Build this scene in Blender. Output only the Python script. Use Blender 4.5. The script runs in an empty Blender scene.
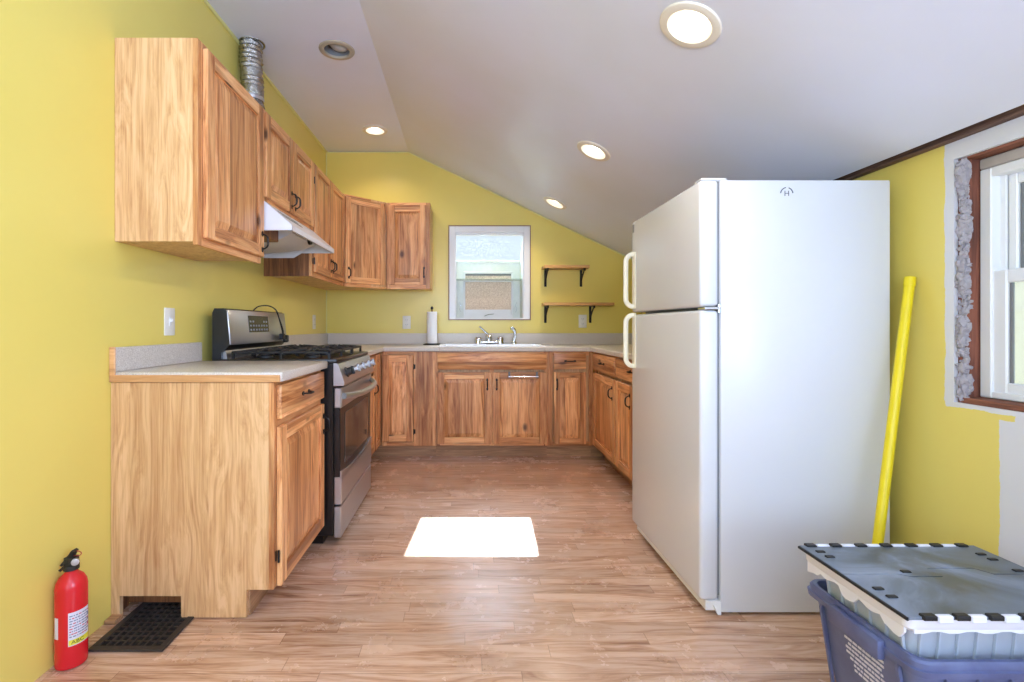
import bpy, bmesh, math, random
from mathutils import Vector, Matrix
random.seed(7)
PI = math.pi
sc = bpy.context.scene
COL = sc.collection

# ------------------------------------------------------------------ camera
FPX, X0, Y0 = 490.0, 466.0, 326.0
CH = 1.066
cam_d = bpy.data.cameras.new('camera'); cam = bpy.data.objects.new('camera', cam_d); COL.objects.link(cam)
cam_d.sensor_width = 36.0; cam_d.lens = FPX * 36.0 / 1024.0
cam_d.shift_x = (512 - X0) / 1024.0
cam_d.shift_y = -(341 - Y0) / 1024.0
cam_d.clip_start = 0.02
cam.location = (0, 0, CH); cam.rotation_euler = (PI / 2, 0, 0)
sc.camera = cam

# ------------------------------------------------------------------ world, sun, big lights, exposure
w = bpy.data.worlds.new('world'); sc.world = w; w.use_nodes = True
bg = w.node_tree.nodes['Background']; bg.inputs[0].default_value = (0.82, 0.92, 1.0, 1); bg.inputs[1].default_value = 0.70

def light(name, kind, loc, energy, color=(1, 1, 1), **kw):
    d = bpy.data.lights.new(name, kind); d.energy = energy; d.color = color
    for k, v in kw.items():
        if k not in ('rot', 'dirv'): setattr(d, k, v)
    o = bpy.data.objects.new(name, d); COL.objects.link(o); o.location = loc
    if 'rot' in kw: o.rotation_euler = kw['rot']
    if 'dirv' in kw: o.rotation_euler = Vector(kw['dirv']).to_track_quat('-Z', 'Y').to_euler()
    return o

light('sun', 'SUN', (0, 8, 8), 15.0, (1.0, 0.97, 0.93), dirv=(-0.196, -2.32, -1.907), angle=0.006)
# daylight entering through the two tall windows of the wall behind the camera
light('rear_daylight', 'AREA', (-0.55, -2.50, 1.35), 22, (0.54, 0.71, 1.0), shape='RECTANGLE', size=0.95, size_y=1.7, dirv=(0, 1, 0.35))
light('rear_daylight', 'AREA', (0.90, -2.50, 1.35), 22, (0.54, 0.71, 1.0), shape='RECTANGLE', size=0.95, size_y=1.7, dirv=(0, 1, 0.35))
# added fill lamp beside the camera that brightens the left wall
light('side_fill', 'AREA', (1.65, -0.9, 1.2), 50, (0.54, 0.71, 1.0), shape='RECTANGLE', size=1.25, size_y=0.85, dirv=(-1, 0, 0))

# added unseen lamp aimed upward behind the camera to brighten the ceiling
light('bounced_flash', 'AREA', (-0.1, -0.9, 1.5), 62, (0.54, 0.69, 1.0), shape='RECTANGLE', size=1.2, size_y=0.8, dirv=(0, 0.45, 1))

# added lamp, out of view, standing in for sky above the garden window
light('sky_fill', 'AREA', (0.22, 5.7, 3.2), 260, (0.70, 0.84, 1.0), shape='RECTANGLE', size=1.3, size_y=1.0, dirv=(-0.1, -2.6, -2.6))
# added fill lamp on the left behind the camera, for the refrigerator front
light('left_fill', 'AREA', (-1.31, -0.7, 1.25), 20, (0.54, 0.71, 1.0), shape='RECTANGLE', size=1.15, size_y=0.95, dirv=(1, 0, 0))

sc.view_settings.view_transform = 'Standard'; sc.view_settings.look = 'None'
sc.view_settings.gamma = 1.0; sc.view_settings.use_curve_mapping = False
sc.view_settings.exposure = 0.37
try:
    sc.cycles.use_denoising = True; sc.cycles.max_bounces = 10; sc.cycles.diffuse_bounces = 5
    sc.cycles.transparent_max_bounces = 16; sc.cycles.sample_clamp_indirect = 6.0
    sc.cycles.caustics_reflective = False; sc.cycles.caustics_refractive = False
    sc.cycles.use_adaptive_sampling = False
except Exception: pass

# ------------------------------------------------------------------ materials
def srgb(r, g, b):
    f = lambda c: (c / 255 / 12.92) if c / 255 <= 0.04045 else ((c / 255 + 0.055) / 1.055) ** 2.4
    return (f(r), f(g), f(b), 1)

class NT:
    def __init__(s, name):
        s.m = bpy.data.materials.new(name); s.m.use_nodes = True
        s.t = s.m.node_tree; s.n = s.t.nodes; s.n.clear()
        s.out = s.n.new('ShaderNodeOutputMaterial')
    def new(s, typ, inp=None, **kw):
        nd = s.n.new(typ)
        for k, v in kw.items(): setattr(nd, k, v)
        for k, v in (inp or {}).items(): s.set(nd, k, v)
        return nd
    def set(s, nd, k, v):
        i = nd.inputs[k]
        if isinstance(v, bpy.types.NodeSocket): s.t.links.new(v, i)
        elif isinstance(v, bpy.types.Node): s.t.links.new(v.outputs[0], i)
        else: i.default_value = v
    def math(s, op, a, b=0.0, c=None):
        d = {0: a, 1: b}
        if c is not None: d[2] = c
        return s.new('ShaderNodeMath', d, operation=op).outputs[0]
    def mix(s, f, a, b, mode='MIX'):
        nd = s.new('ShaderNodeMix', data_type='RGBA', blend_type=mode)
        s.set(nd, 0, f); s.set(nd, 6, a); s.set(nd, 7, b)
        return nd.outputs[2]
    def ramp(s, fac, stops):
        nd = s.new('ShaderNodeValToRGB', {0: fac}); e = nd.color_ramp.elements
        while len(e) < len(stops): e.new(0.5)
        for i, (p, c) in enumerate(stops): e[i].position = p; e[i].color = c if len(c) == 4 else (*c, 1)
        return nd.outputs[0]
    def xyz(s, v):
        nd = s.new('ShaderNodeSeparateXYZ', {0: v}); return nd.outputs
    def vec(s, x, y, z): return s.new('ShaderNodeCombineXYZ', {0: x, 1: y, 2: z}).outputs[0]
    def noise(s, v, scale, detail=3, rough=0.5, dist=0.0):
        return s.new('ShaderNodeTexNoise', {'Vector': v, 'Scale': scale, 'Detail': detail, 'Roughness': rough, 'Distortion': dist}).outputs[0]
    def pbr(s, color, rough=0.5, metal=0.0, bump=None, bstr=0.1, bdist=0.002, **kw):
        p = s.new('ShaderNodeBsdfPrincipled')
        s.set(p, 'Base Color', color); s.set(p, 'Roughness', rough); s.set(p, 'Metallic', metal)
        for k, v in kw.items(): s.set(p, k.replace('_', ' '), v)
        if bump is not None:
            b = s.new('ShaderNodeBump', {'Height': bump, 'Strength': bstr, 'Distance': bdist}); s.set(p, 'Normal', b.outputs[0])
        s.t.links.new(p.outputs[0], s.out.inputs[0]); return p

def objco(s, rnd=True):
    tc = s.new('ShaderNodeTexCoord').outputs['Object']
    if not rnd: return tc
    r = s.new('ShaderNodeObjectInfo').outputs['Random']
    off = s.vec(s.math('MULTIPLY', r, 37.0), s.math('MULTIPLY', r, 53.0), s.math('MULTIPLY', r, 71.0))
    return s.new('ShaderNodeVectorMath', {0: tc, 1: off}, operation='ADD').outputs[0]

def wood(name, axis, tones, streak, knots=1.0, stave=9.0, rough=0.38, var=0.5, wp=7.0, rg=62.0):
    """knotty cabinet wood with the grain running along one axis"""
    s = NT(name); v = objco(s); x, y, z = s.xyz(v)[:3]
    raw = s.xyz(s.new('ShaderNodeTexCoord').outputs['Object'])
    rnd = s.new('ShaderNodeObjectInfo').outputs['Random']
    if axis == 'z': long_, a, b = z, x, y; ra, rb = raw[0], raw[1]
    elif axis == 'x': long_, a, b = x, z, y; ra, rb = raw[2], raw[1]
    else: long_, a, b = y, z, x; ra, rb = raw[2], raw[0]
    # stave id
    sid = s.math('FLOOR', s.math('MULTIPLY', s.math('ADD', s.math('ADD', ra, rb), s.math('MULTIPLY', rnd, 5.0)), stave))
    wn = s.new('ShaderNodeTexWhiteNoise', {'Vector': s.vec(sid, rnd, 0.3)}, noise_dimensions='3D').outputs[0]
    lw = s.math('ADD', long_, s.math('MULTIPLY', wn, 13.0))
    warpv = s.vec(s.math('MULTIPLY', a, 5.0), s.math('MULTIPLY', b, 5.0), s.math('MULTIPLY', lw, 1.1))
    warp = s.noise(warpv, 1.0, 2)
    gv = s.vec(s.math('ADD', s.math('MULTIPLY', a, 34.0), s.math('MULTIPLY', warp, wp)), s.math('ADD', s.math('MULTIPLY', b, 34.0), s.math('MULTIPLY', warp, wp)), s.math('MULTIPLY', lw, 1.1))
    g0 = s.noise(gv, 1.0, 5, 0.65)
    ring = s.math('SINE', s.math('ADD', s.math('MULTIPLY', s.math('ADD', a, b), 150.0), s.math('MULTIPLY', warp, rg)))
    ring = s.math('ADD', 0.5, s.math('MULTIPLY', ring, 0.10))
    g = s.math('ADD', s.math('MULTIPLY', g0, 0.78), s.math('MULTIPLY', ring, 0.22))
    fine = s.noise(s.vec(s.math('MULTIPLY', a, 150.0), s.math('MULTIPLY', b, 150.0), s.math('MULTIPLY', lw, 5.0)), 1.0, 3, 0.7)
    gg = s.math('ADD', s.math('MULTIPLY', g, 0.66), s.math('MULTIPLY', fine, 0.34))
    base = s.ramp(gg, [(0.38, tones[2]), (0.48, tones[1]), (0.57, tones[0])])
    tint = s.math('ADD', 1.0 - var / 2, s.math('MULTIPLY', wn, var))
    base = s.mix(1.0, base, s.new('ShaderNodeCombineColor', {0: tint, 1: s.math('POWER', tint, 1.25), 2: s.math('POWER', tint, 1.5)}).outputs[0], 'MULTIPLY')
    st = s.noise(s.vec(s.math('MULTIPLY', a, 14.0), s.math('MULTIPLY', b, 14.0), s.math('MULTIPLY', lw, 0.9)), 1.0, 3, 0.5, 0.4)
    sf = s.ramp(st, [(0.56, (0, 0, 0)), (0.68, (0.62 * knots,) * 3)])
    base = s.mix(sf, base, streak)
    kv = s.vec(s.math('MULTIPLY', a, 5.0), s.math('MULTIPLY', b, 5.0), s.math('MULTIPLY', lw, 3.0))
    kd = s.new('ShaderNodeTexVoronoi', {'Vector': kv, 'Scale': 1.0}).outputs['Distance']
    kf = s.ramp(kd, [(0.05, (0.9 * min(knots, 1.1),) * 3), (0.13, (0, 0, 0))])
    base = s.mix(kf, base, srgb(70, 38, 22))
    s.pbr(base, rough, bump=gg, bstr=0.08, bdist=0.002)
    return s.m

T_DOOR = [srgb(234, 178, 122), srgb(212, 146, 92), srgb(158, 94, 52)]
ST = srgb(118, 64, 34)
Wz = wood('cabinet_wood_upright', 'z', T_DOOR, ST, 1.0)
Wx = wood('cabinet_wood_crosswise', 'x', T_DOOR, ST, 1.0, stave=14)
T_SIDE = [srgb(224, 182, 136), srgb(208, 162, 114), srgb(184, 132, 88)]
SP = wood('cabinet_side_laminate', 'z', T_SIDE, srgb(176, 120, 74), 0.55, stave=7, var=0.22, wp=15.0, rg=110.0)
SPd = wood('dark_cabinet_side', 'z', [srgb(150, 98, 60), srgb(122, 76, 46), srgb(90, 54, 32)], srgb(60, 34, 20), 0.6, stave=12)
TOE = wood('toe_kick_wood', 'x', [srgb(190, 148, 110), srgb(166, 124, 88), srgb(140, 100, 68)], ST, 0.3)
SHW = wood('shelf_wood', 'x', [srgb(196, 150, 90), srgb(176, 126, 70), srgb(130, 86, 46)], ST, 0.3)
RAW = wood('rough_lumber', 'z', [srgb(136, 80, 60), srgb(112, 64, 48), srgb(84, 48, 38)], srgb(70, 40, 30), 0.6, stave=3, rough=0.8)
RAWy = wood('rough_lumber_lengthwise', 'y', [srgb(150, 92, 68), srgb(120, 72, 52), srgb(84, 50, 38)], srgb(60, 36, 28), 0.6, stave=3, rough=0.85)
BEAM = wood('dark_beam_wood', 'y', [srgb(130, 98, 82), srgb(98, 72, 60), srgb(62, 46, 40)], srgb(40, 30, 26), 0.5, stave=3, rough=0.9)

def plain(name, col, rough=0.5, metal=0.0, nscale=0, nstr=0.1, **kw):
    s = NT(name)
    if nscale:
        v = s.new('ShaderNodeTexCoord').outputs['Object']
        n = s.noise(v, nscale, 3)
        c = s.mix(s.math('MULTIPLY', n, nstr), col, (col[0] * .6, col[1] * .6, col[2] * .6, 1))
        s.pbr(c, rough, metal, bump=n, bstr=0.06, bdist=0.001, **kw)
    else: s.pbr(col, rough, metal, **kw)
    return s.m

def wall_paint(name, col):
    s = NT(name); v = s.new('ShaderNodeTexCoord').outputs['Object']
    n = s.noise(v, 1.3, 4); m = s.noise(v, 160, 2)
    c = s.mix(s.ramp(n, [(0.35, (0, 0, 0)), (0.7, (1, 1, 1))]), col, (col[0] * .95, col[1] * .94, col[2] * .86, 1))
    s.pbr(c, 0.30, bump=m, bstr=0.05, bdist=0.001); return s.m
YEL = srgb(230, 211, 112)
M_yel = wall_paint('yellow_wall_paint', YEL)
M_ceil = wall_paint('white_ceiling_paint', srgb(218, 222, 242))
M_white_wall = wall_paint('rear_wall_paint', srgb(226, 222, 205))

def right_wall():
    s = NT('yellow_paint_and_bare_plaster'); v = s.new('ShaderNodeTexCoord').outputs['Object']
    n = s.noise(v, 14, 4, 0.7); n2 = s.noise(v, 60, 2)
    wob = s.math('MULTIPLY', s.math('SUBTRACT', n, 0.5), 0.02)
    x, y, z = s.xyz(v)[:3]
    y = s.math('ADD', y, wob); z = s.math('ADD', z, wob)
    a = s.math('MULTIPLY', s.math('LESS_THAN', y, 1.668), s.math('GREATER_THAN', z, 0.797))
    b = s.math('MULTIPLY', s.math('LESS_THAN', y, 1.497), s.math('LESS_THAN', z, 0.778))
    c = s.math('LESS_THAN', y, 1.452)
    d = s.math('GREATER_THAN', z, 1.708)
    f = s.math('MAXIMUM', s.math('MAXIMUM', a, b), s.math('MAXIMUM', c, d))
    f = s.math('MINIMUM', f, 1.0)
    col = s.mix(f, YEL, srgb(216, 216, 222))
    s.pbr(col, 0.5, bump=n2, bstr=0.06, bdist=0.001); return s.m
M_right = right_wall()

def floor_mat():
    s = NT('laminate_floor'); v = s.new('ShaderNodeTexCoord').outputs['Object']; x, y, z = s.xyz(v)[:3]
    row = s.math('FLOOR', s.math('DIVIDE', y, 0.063))
    r1 = s.new('ShaderNodeTexWhiteNoise', {'W': row}, noise_dimensions='1D').outputs[0]
    u = s.math('ADD', s.math('DIVIDE', x, 0.62), s.math('MULTIPLY', r1, 7.0))
    seg = s.math('FLOOR', u)
    r2 = s.new('ShaderNodeTexWhiteNoise', {'Vector': s.vec(row, seg, 0.0)}, noise_dimensions='3D').outputs[0]
    off = s.math('MULTIPLY', r2, 23.0)
    wv = s.vec(s.math('ADD', s.math('MULTIPLY', x, 1.5), off), s.math('MULTIPLY', y, 8.0), off)
    wp = s.noise(wv, 1.0, 2)
    gv = s.vec(s.math('ADD', s.math('MULTIPLY', x, 2.5), off), s.math('ADD', s.math('MULTIPLY', y, 38.0), s.math('MULTIPLY', wp, 7.0)), off)
    g = s.noise(gv, 1.0, 4, 0.62, 0.3)
    fine = s.noise(s.vec(s.math('MULTIPLY', x, 12.0), s.math('MULTIPLY', y, 170.0), off), 1.0, 3, 0.7)
    gg = s.math('ADD', s.math('MULTIPLY', g, 0.75), s.math('MULTIPLY', fine, 0.25))
    c = s.ramp(gg, [(0.34, srgb(142, 98, 74)), (0.46, srgb(188, 146, 118)), (0.57, srgb(210, 174, 150))])
    t = s.math('ADD', 0.86, s.math('MULTIPLY', r2, 0.26))
    c = s.mix(1.0, c, s.new('ShaderNodeCombineColor', {0: t, 1: t, 2: t}).outputs[0], 'MULTIPLY')
    fy = s.math('FRACT', s.math('DIVIDE', s.math('ADD', y, 0.011), 0.189))
    fx = s.math('FRACT', u); fr = s.math('FRACT', s.math('DIVIDE', y, 0.063))
    seam = s.math('LESS_THAN', fy, 0.012)
    seam2 = s.math('MULTIPLY', s.math('LESS_THAN', fx, 0.004), 0.5)
    seam3 = s.math('MULTIPLY', s.math('LESS_THAN', fr, 0.03), 0.22)
    sm = s.math('MAXIMUM', s.math('MULTIPLY', seam, 0.6), s.math('MAXIMUM', seam2, seam3))
    c = s.mix(sm, c, srgb(104, 66, 44))
    dirt = s.noise(v, 5.0, 5, 0.7)
    s.pbr(c, s.math('ADD', 0.17, s.math('MULTIPLY', dirt, 0.18)), bump=s.math('SUBTRACT', gg, seam), bstr=0.06, bdist=0.001, IOR=1.8)
    return s.m
M_floor = floor_mat()

def laminate():
    s = NT('speckled_laminate'); v = s.new('ShaderNodeTexCoord').outputs['Object']
    n = s.noise(v, 260, 3, 0.7); m = s.noise(v, 40, 3)
    c = s.ramp(n, [(0.36, srgb(176, 166, 156)), (0.5, srgb(206, 198, 188)), (0.64, srgb(226, 220, 212))])
    c = s.mix(s.math('MULTIPLY', m, 0.3), c, srgb(196, 188, 180)); s.pbr(c, 0.3); return s.m
M_lam = laminate()

def steel(name, col=srgb(190, 190, 194), rough=0.3, axis=0):
    s = NT(name); v = s.new('ShaderNodeTexCoord').outputs['Object']; c = list(s.xyz(v)[:3])
    sc_ = [400.0] * 3; sc_[axis] = 4.0
    n = s.noise(s.vec(*[s.math('MULTIPLY', c[i], sc_[i]) for i in range(3)]), 1.0, 2)
    s.pbr(col, s.math('ADD', rough - 0.06, s.math('MULTIPLY', n, 0.14)), 0.9); return s.m
M_steel = steel('brushed_steel', axis=1)
M_chrome = plain('chrome', srgb(215, 218, 222), 0.12, 1.0)
M_black = plain('black_enamel', srgb(18, 18, 20), 0.28)
M_matte = plain('cast_iron_black', srgb(24, 24, 27), 0.5)
M_iron = plain('wrought_iron', srgb(30, 26, 25), 0.42, 0.4)
M_white = plain('white_enamel', srgb(236, 236, 238), 0.25)
def fridge_mat():
    s = NT('fridge_white'); v = s.new('ShaderNodeTexCoord').outputs['Object']
    n = s.noise(v, 190, 2, 0.6)
    s.pbr(srgb(214, 216, 223), 0.26, bump=n, bstr=0.12, bdist=0.0008); return s.m
M_fridge = fridge_mat()
M_cream = plain('cream_plastic', srgb(238, 234, 216), 0.35)
M_plast = plain('outlet_plastic', srgb(230, 228, 220), 0.4)
M_vinyl = plain('white_vinyl', srgb(232, 234, 238), 0.35)
M_trim = plain('cove_trim_paint', srgb(226, 220, 150), 0.5)
M_winhood = plain('hood_enamel', srgb(232, 234, 240), 0.28)
M_grey = plain('grey_plastic', srgb(120, 122, 126), 0.4)
M_dark = plain('dark_cavity', srgb(16, 15, 14), 0.9)
M_reg = plain('register_brown_metal', srgb(62, 54, 50), 0.5, 0.3, nscale=60, nstr=0.5)
M_red = plain('red_enamel', srgb(206, 26, 36), 0.25)
M_label = plain('label_white', srgb(214, 212, 222), 0.5)
M_lyel = plain('label_yellow', srgb(226, 214, 60), 0.5)
M_ink = plain('label_ink', srgb(110, 120, 140), 0.6)
M_inkg = plain('label_ink_dark', srgb(70, 80, 30), 0.6)
M_inkr = plain('label_ink_red', srgb(190, 70, 90), 0.6)
M_pole = plain('yellow_plastic_tube', srgb(236, 214, 24), 0.35, nscale=20, nstr=0.25)
M_paper = plain('paper_towel', srgb(240, 240, 240), 0.9)
M_ins = plain('grey_insulation', srgb(182, 176, 184), 0.95, nscale=90, nstr=1.0)
M_caulk = plain('old_plaster', srgb(190, 182, 176), 0.9, nscale=30, nstr=0.6)

def tote_blue():
    s = NT('blue_tote_plastic'); v = s.new('ShaderNodeTexCoord').outputs['Object']
    n = s.noise(v, 9, 4, 0.6); c = s.ramp(n, [(0.3, srgb(78, 84, 122)), (0.7, srgb(100, 110, 150))])
    s.pbr(c, 0.42); return s.m
M_tb = tote_blue()
def lid():
    s = NT('dusty_grey_lid'); v = s.new('ShaderNodeTexCoord').outputs['Object']
    n = s.noise(v, 4.5, 5, 0.6, 0.8); n2 = s.noise(v, 30, 3)
    c = s.ramp(n, [(0.38, srgb(74, 82, 90)), (0.50, srgb(106, 116, 130)), (0.66, srgb(150, 160, 178))])
    c = s.mix(s.math('MULTIPLY', n2, 0.25), c, srgb(88, 96, 104))
    s.pbr(c, s.ramp(n, [(0.4, (0.3,) * 3), (0.6, (0.6,) * 3)])); return s.m
M_lid = lid()
def clear(name, col, alpha, rough=0.3):
    s = NT(name)
    p = s.new('ShaderNodeBsdfPrincipled', {'Base Color': col, 'Roughness': rough})
    t = s.new('ShaderNodeBsdfTransparent', {0: (0.93, 0.96, 0.97, 1)})
    m = s.new('ShaderNodeMixShader', {0: alpha, 1: t.outputs[0], 2: p.outputs[0]})
    s.t.links.new(m.outputs[0], s.out.inputs[0]); return s.m
M_clear = clear('clear_tote_plastic', srgb(204, 212, 226), 0.60)
M_frost = clear('milky_plastic', srgb(232, 234, 246), 0.9)
def glass(name, tint=(0.96, 0.98, 0.98, 1), g=0.07):
    s = NT(name)
    t = s.new('ShaderNodeBsdfTransparent', {0: tint}); gl = s.new('ShaderNodeBsdfGlossy', {0: (1, 1, 1, 1), 1: 0.03})
    m = s.new('ShaderNodeMixShader', {0: g, 1: t.outputs[0], 2: gl.outputs[0]})
    s.t.links.new(m.outputs[0], s.out.inputs[0]); return s.m
M_glass = glass('window_glass')
def speck():
    s = NT('speckled_roof_glass'); v = s.new('ShaderNodeTexCoord').outputs['Object']
    n = s.noise(v, 55, 4, 0.75)
    a = s.ramp(n, [(0.45, (0.0,) * 3), (0.62, (0.016,) * 3)])
    t = s.new('ShaderNodeBsdfTransparent', {0: (0.95, 0.98, 1, 1)})
    d = s.new('ShaderNodeBsdfTranslucent', {0: (0.9, 0.95, 1, 1)})
    m = s.new('ShaderNodeMixShader', {0: a, 1: t.outputs[0], 2: d.outputs[0]})
    s.t.links.new(m.outputs[0], s.out.inputs[0]); return s.m
M_speck = speck()
def translucent(name, c1, c2, scale, amt=0.5):
    s = NT(name); v = s.new('ShaderNodeTexCoord').outputs['Object']
    n = s.noise(v, scale, 4, 0.8)
    c = s.ramp(n, [(0.38, c1), (0.62, c2)])
    d = s.new('ShaderNodeBsdfDiffuse', {0: c}); t = s.new('ShaderNodeBsdfTranslucent', {0: c})
    m = s.new('ShaderNodeMixShader', {0: amt, 1: d.outputs[0], 2: t.outputs[0]})
    s.t.links.new(m.outputs[0], s.out.inputs[0]); return s.m
M_tan = translucent('textured_tan_panel', srgb(190, 176, 164), srgb(228, 218, 206), 70, 0.22)
M_pale = translucent('pale_green_vinyl', srgb(218, 224, 224), srgb(228, 232, 232), 6, 0.17)
def emit(name, col, st):
    s = NT(name); e = s.new('ShaderNodeEmission', {0: col, 1: st}); s.t.links.new(e.outputs[0], s.out.inputs[0]); return s.m
M_bulb = emit('lit_bulb', (1.0, 0.92, 0.78, 1), 4.5)
M_canin = plain('lamp_reflector_cream', srgb(226, 218, 204), 0.5)
M_oven = NT('oven_glass'); M_oven.pbr(srgb(26, 22, 24), 0.06, 0.0, IOR=2.2); M_oven = M_oven.m
M_foil = NT('crinkled_foil')
_v = M_foil.new('ShaderNodeTexCoord').outputs['Object']; _n = M_foil.noise(_v, 45, 4, 0.7)
M_foil.pbr(srgb(176, 172, 166), 0.26, 1.0, bump=_n, bstr=0.8, bdist=0.012); M_foil = M_foil.m
M_disp = plain('display_glass', srgb(34, 36, 42), 0.15)
M_icon = plain('display_print', srgb(150, 154, 160), 0.5)
M_grass = plain('lawn', srgb(160, 168, 140), 0.9, nscale=3, nstr=0.5)
M_siding = plain('neighbour_siding', srgb(214, 210, 200), 0.7)

# ------------------------------------------------------------------ mesh builder
class MB:
    def __init__(s): s.v = []; s.f = []; s.m = []
    def add(s, verts, faces, mat=0, M=None):
        o = len(s.v)
        s.v += [(M @ Vector(p)) if M else Vector(p) for p in verts]
        s.f += [tuple(i + o for i in f) for f in faces]; s.m += [mat] * len(faces); return s
    def box(s, x0, x1, y0, y1, z0, z1, mat=0, bev=0.0, M=None, seg=1):
        x0, x1 = sorted((x0, x1)); y0, y1 = sorted((y0, y1)); z0, z1 = sorted((z0, z1))
        if bev <= 0:
            vs = [(x, y, z) for x in (x0, x1) for y in (y0, y1) for z in (z0, z1)]
            return s.add(vs, [(0, 1, 3, 2), (4, 6, 7, 5), (0, 4, 5, 1), (2, 3, 7, 6), (0, 2, 6, 4), (1, 5, 7, 3)], mat, M)
        bm = bmesh.new(); bmesh.ops.create_cube(bm, size=1)
        for v in bm.verts: v.co = Vector(((x0 + x1) / 2 + v.co.x * (x1 - x0), (y0 + y1) / 2 + v.co.y * (y1 - y0), (z0 + z1) / 2 + v.co.z * (z1 - z0)))
        bev = min(bev, 0.49 * min(x1 - x0, y1 - y0, z1 - z0))
        bmesh.ops.bevel(bm, geom=list(bm.edges), offset=bev, segments=seg, affect='EDGES', profile=0.5)
        return s.bm(bm, mat, M)
    def bm(s, bm, mat=0, M=None):
        bm.verts.index_update()
        s.add([v.co.copy() for v in bm.verts], [[v.index for v in f.verts] for f in bm.faces], mat, M); bm.free(); return s
    def prism(s, pts, axis, a, b, mat=0, M=None):
        """pts 2-D polygon; axis 'x': (y,z), 'y': (x,z), 'z': (x,y)"""
        def P(p, t): return {'x': (t, p[0], p[1]), 'y': (p[0], t, p[1]), 'z': (p[0], p[1], t)}[axis]
        n = len(pts); vs = [P(p, a) for p in pts] + [P(p, b) for p in pts]
        fs = [tuple(range(n)), tuple(range(2 * n - 1, n - 1, -1))] + [(i, i + n, (i + 1) % n + n, (i + 1) % n) for i in range(n)]
        bm = bmesh.new(); bv = [bm.verts.new(v) for v in vs]
        for f in fs: bm.faces.new([bv[i] for i in f])
        bmesh.ops.recalc_face_normals(bm, faces=list(bm.faces))
        return s.bm(bm, mat, M)
    def tube(s, pts, r, n=10, mat=0, M=None, cap=True, closed=False, flat=1.0):
        pts = [Vector(p) for p in pts]; N = len(pts); rs = r if isinstance(r, (list, tuple)) else [r] * N
        vs = []; up = None
        for i, p in enumerate(pts):
            if closed: t = (pts[(i + 1) % N] - pts[i - 1]).normalized()
            else: t = (pts[min(i + 1, N - 1)] - pts[max(i - 1, 0)]).normalized()
            if up is None:
                up = Vector((0, 0, 1)) if abs(t.z) < 0.9 else Vector((0, 1, 0))
            a = t.cross(up).normalized(); b = a.cross(t).normalized(); up = b
            for k in range(n):
                an = 2 * PI * k / n; vs.append(p + a * math.cos(an) * rs[i] + b * math.sin(an) * rs[i] * flat)
        fs = []
        for i in range(N if closed else N - 1):
            j = (i + 1) % N
            for k in range(n): fs.append((i * n + k, i * n + (k + 1) % n, j * n + (k + 1) % n, j * n + k))
        if cap and not closed: fs += [tuple(range(n - 1, -1, -1)), tuple((N - 1) * n + k for k in range(n))]
        return s.add(vs, fs, mat, M)
    def lathe(s, prof, c=(0, 0, 0), n=24, mat=0, M=None, axis='z', cap=True):
        vs = []; N = len(prof)
        for r, h in prof:
            for k in range(n):
                a = 2 * PI * k / n; x, y = r * math.cos(a), r * math.sin(a)
                vs.append({'z': (c[0] + x, c[1] + y, c[2] + h), 'x': (c[0] + h, c[1] + x, c[2] + y), 'y': (c[0] + y, c[1] + h, c[2] + x)}[axis])
        fs = [(i * n + k, i * n + (k + 1) % n, (i + 1) * n + (k + 1) % n, (i + 1) * n + k) for i in range(N - 1) for k in range(n)]
        if cap and prof[0][0] > 1e-5: fs.append(tuple(range(n - 1, -1, -1)))
        if cap and prof[-1][0] > 1e-5: fs.append(tuple((N - 1) * n + k for k in range(n)))
        return s.add(vs, fs, mat, M)
    def build(s, name, mats, parent=None, loc=None, smooth=True, origin=None, ang=35):
        if not isinstance(mats, (list, tuple)): mats = [mats]
        me = bpy.data.meshes.new(name)
        org = Vector(origin) if origin else Vector((0, 0, 0))
        me.from_pydata([tuple(v - org) for v in s.v], [], s.f)
        for m in mats: me.materials.append(m)
        me.polygons.foreach_set('material_index', s.m)
        bm = bmesh.new(); bm.from_mesh(me)
        bmesh.ops.remove_doubles(bm, verts=bm.verts, dist=1e-6)
        bmesh.ops.recalc_face_normals(bm, faces=bm.faces); bm.to_mesh(me); bm.free()
        if smooth:
            me.polygons.foreach_set('use_smooth', [True] * len(me.polygons)); me.set_sharp_from_angle(angle=math.radians(ang))
        o = bpy.data.objects.new(name, me); COL.objects.link(o)
        if parent: o.parent = parent
        if loc is not None: o.location = loc
        elif origin: o.location = org
        return o

def thing(name, label, cat, loc=(0, 0, 0), rz=0, group=None):
    o = bpy.data.objects.new(name, None); COL.objects.link(o); o.empty_display_size = 0.1
    o.location = loc; o.rotation_euler = (0, 0, rz); o['label'] = label; o['category'] = cat
    if group: o['group'] = group
    return o
def tag(o, label, cat, group=None):
    o['label'] = label; o['category'] = cat
    if group: o['group'] = group
    return o
def struct(o, label, cat=None):
    o['kind'] = 'structure'; o['label'] = label; o['category'] = cat or o.name.split('_')[0]; return o
def T(o):  # matrix world -> local of a thing with no rotation
    return Matrix.Translation(-Vector(o.location))
def text_mesh(body, size, M, mb, mat=0):
    cu = bpy.data.curves.new('lettering', 'FONT'); cu.body = body; cu.size = size; cu.extrude = 0.0004; cu.align_x = 'CENTER'; cu.align_y = 'CENTER'
    o = bpy.data.objects.new('lettering', cu); COL.objects.link(o)
    dg = bpy.context.evaluated_depsgraph_get(); me = bpy.data.meshes.new_from_object(o.evaluated_get(dg))
    mb.add([v.co.copy() for v in me.vertices], [tuple(p.vertices) for p in me.polygons], mat, M)
    bpy.data.objects.remove(o); bpy.data.curves.remove(cu); bpy.data.meshes.remove(me)

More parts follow.
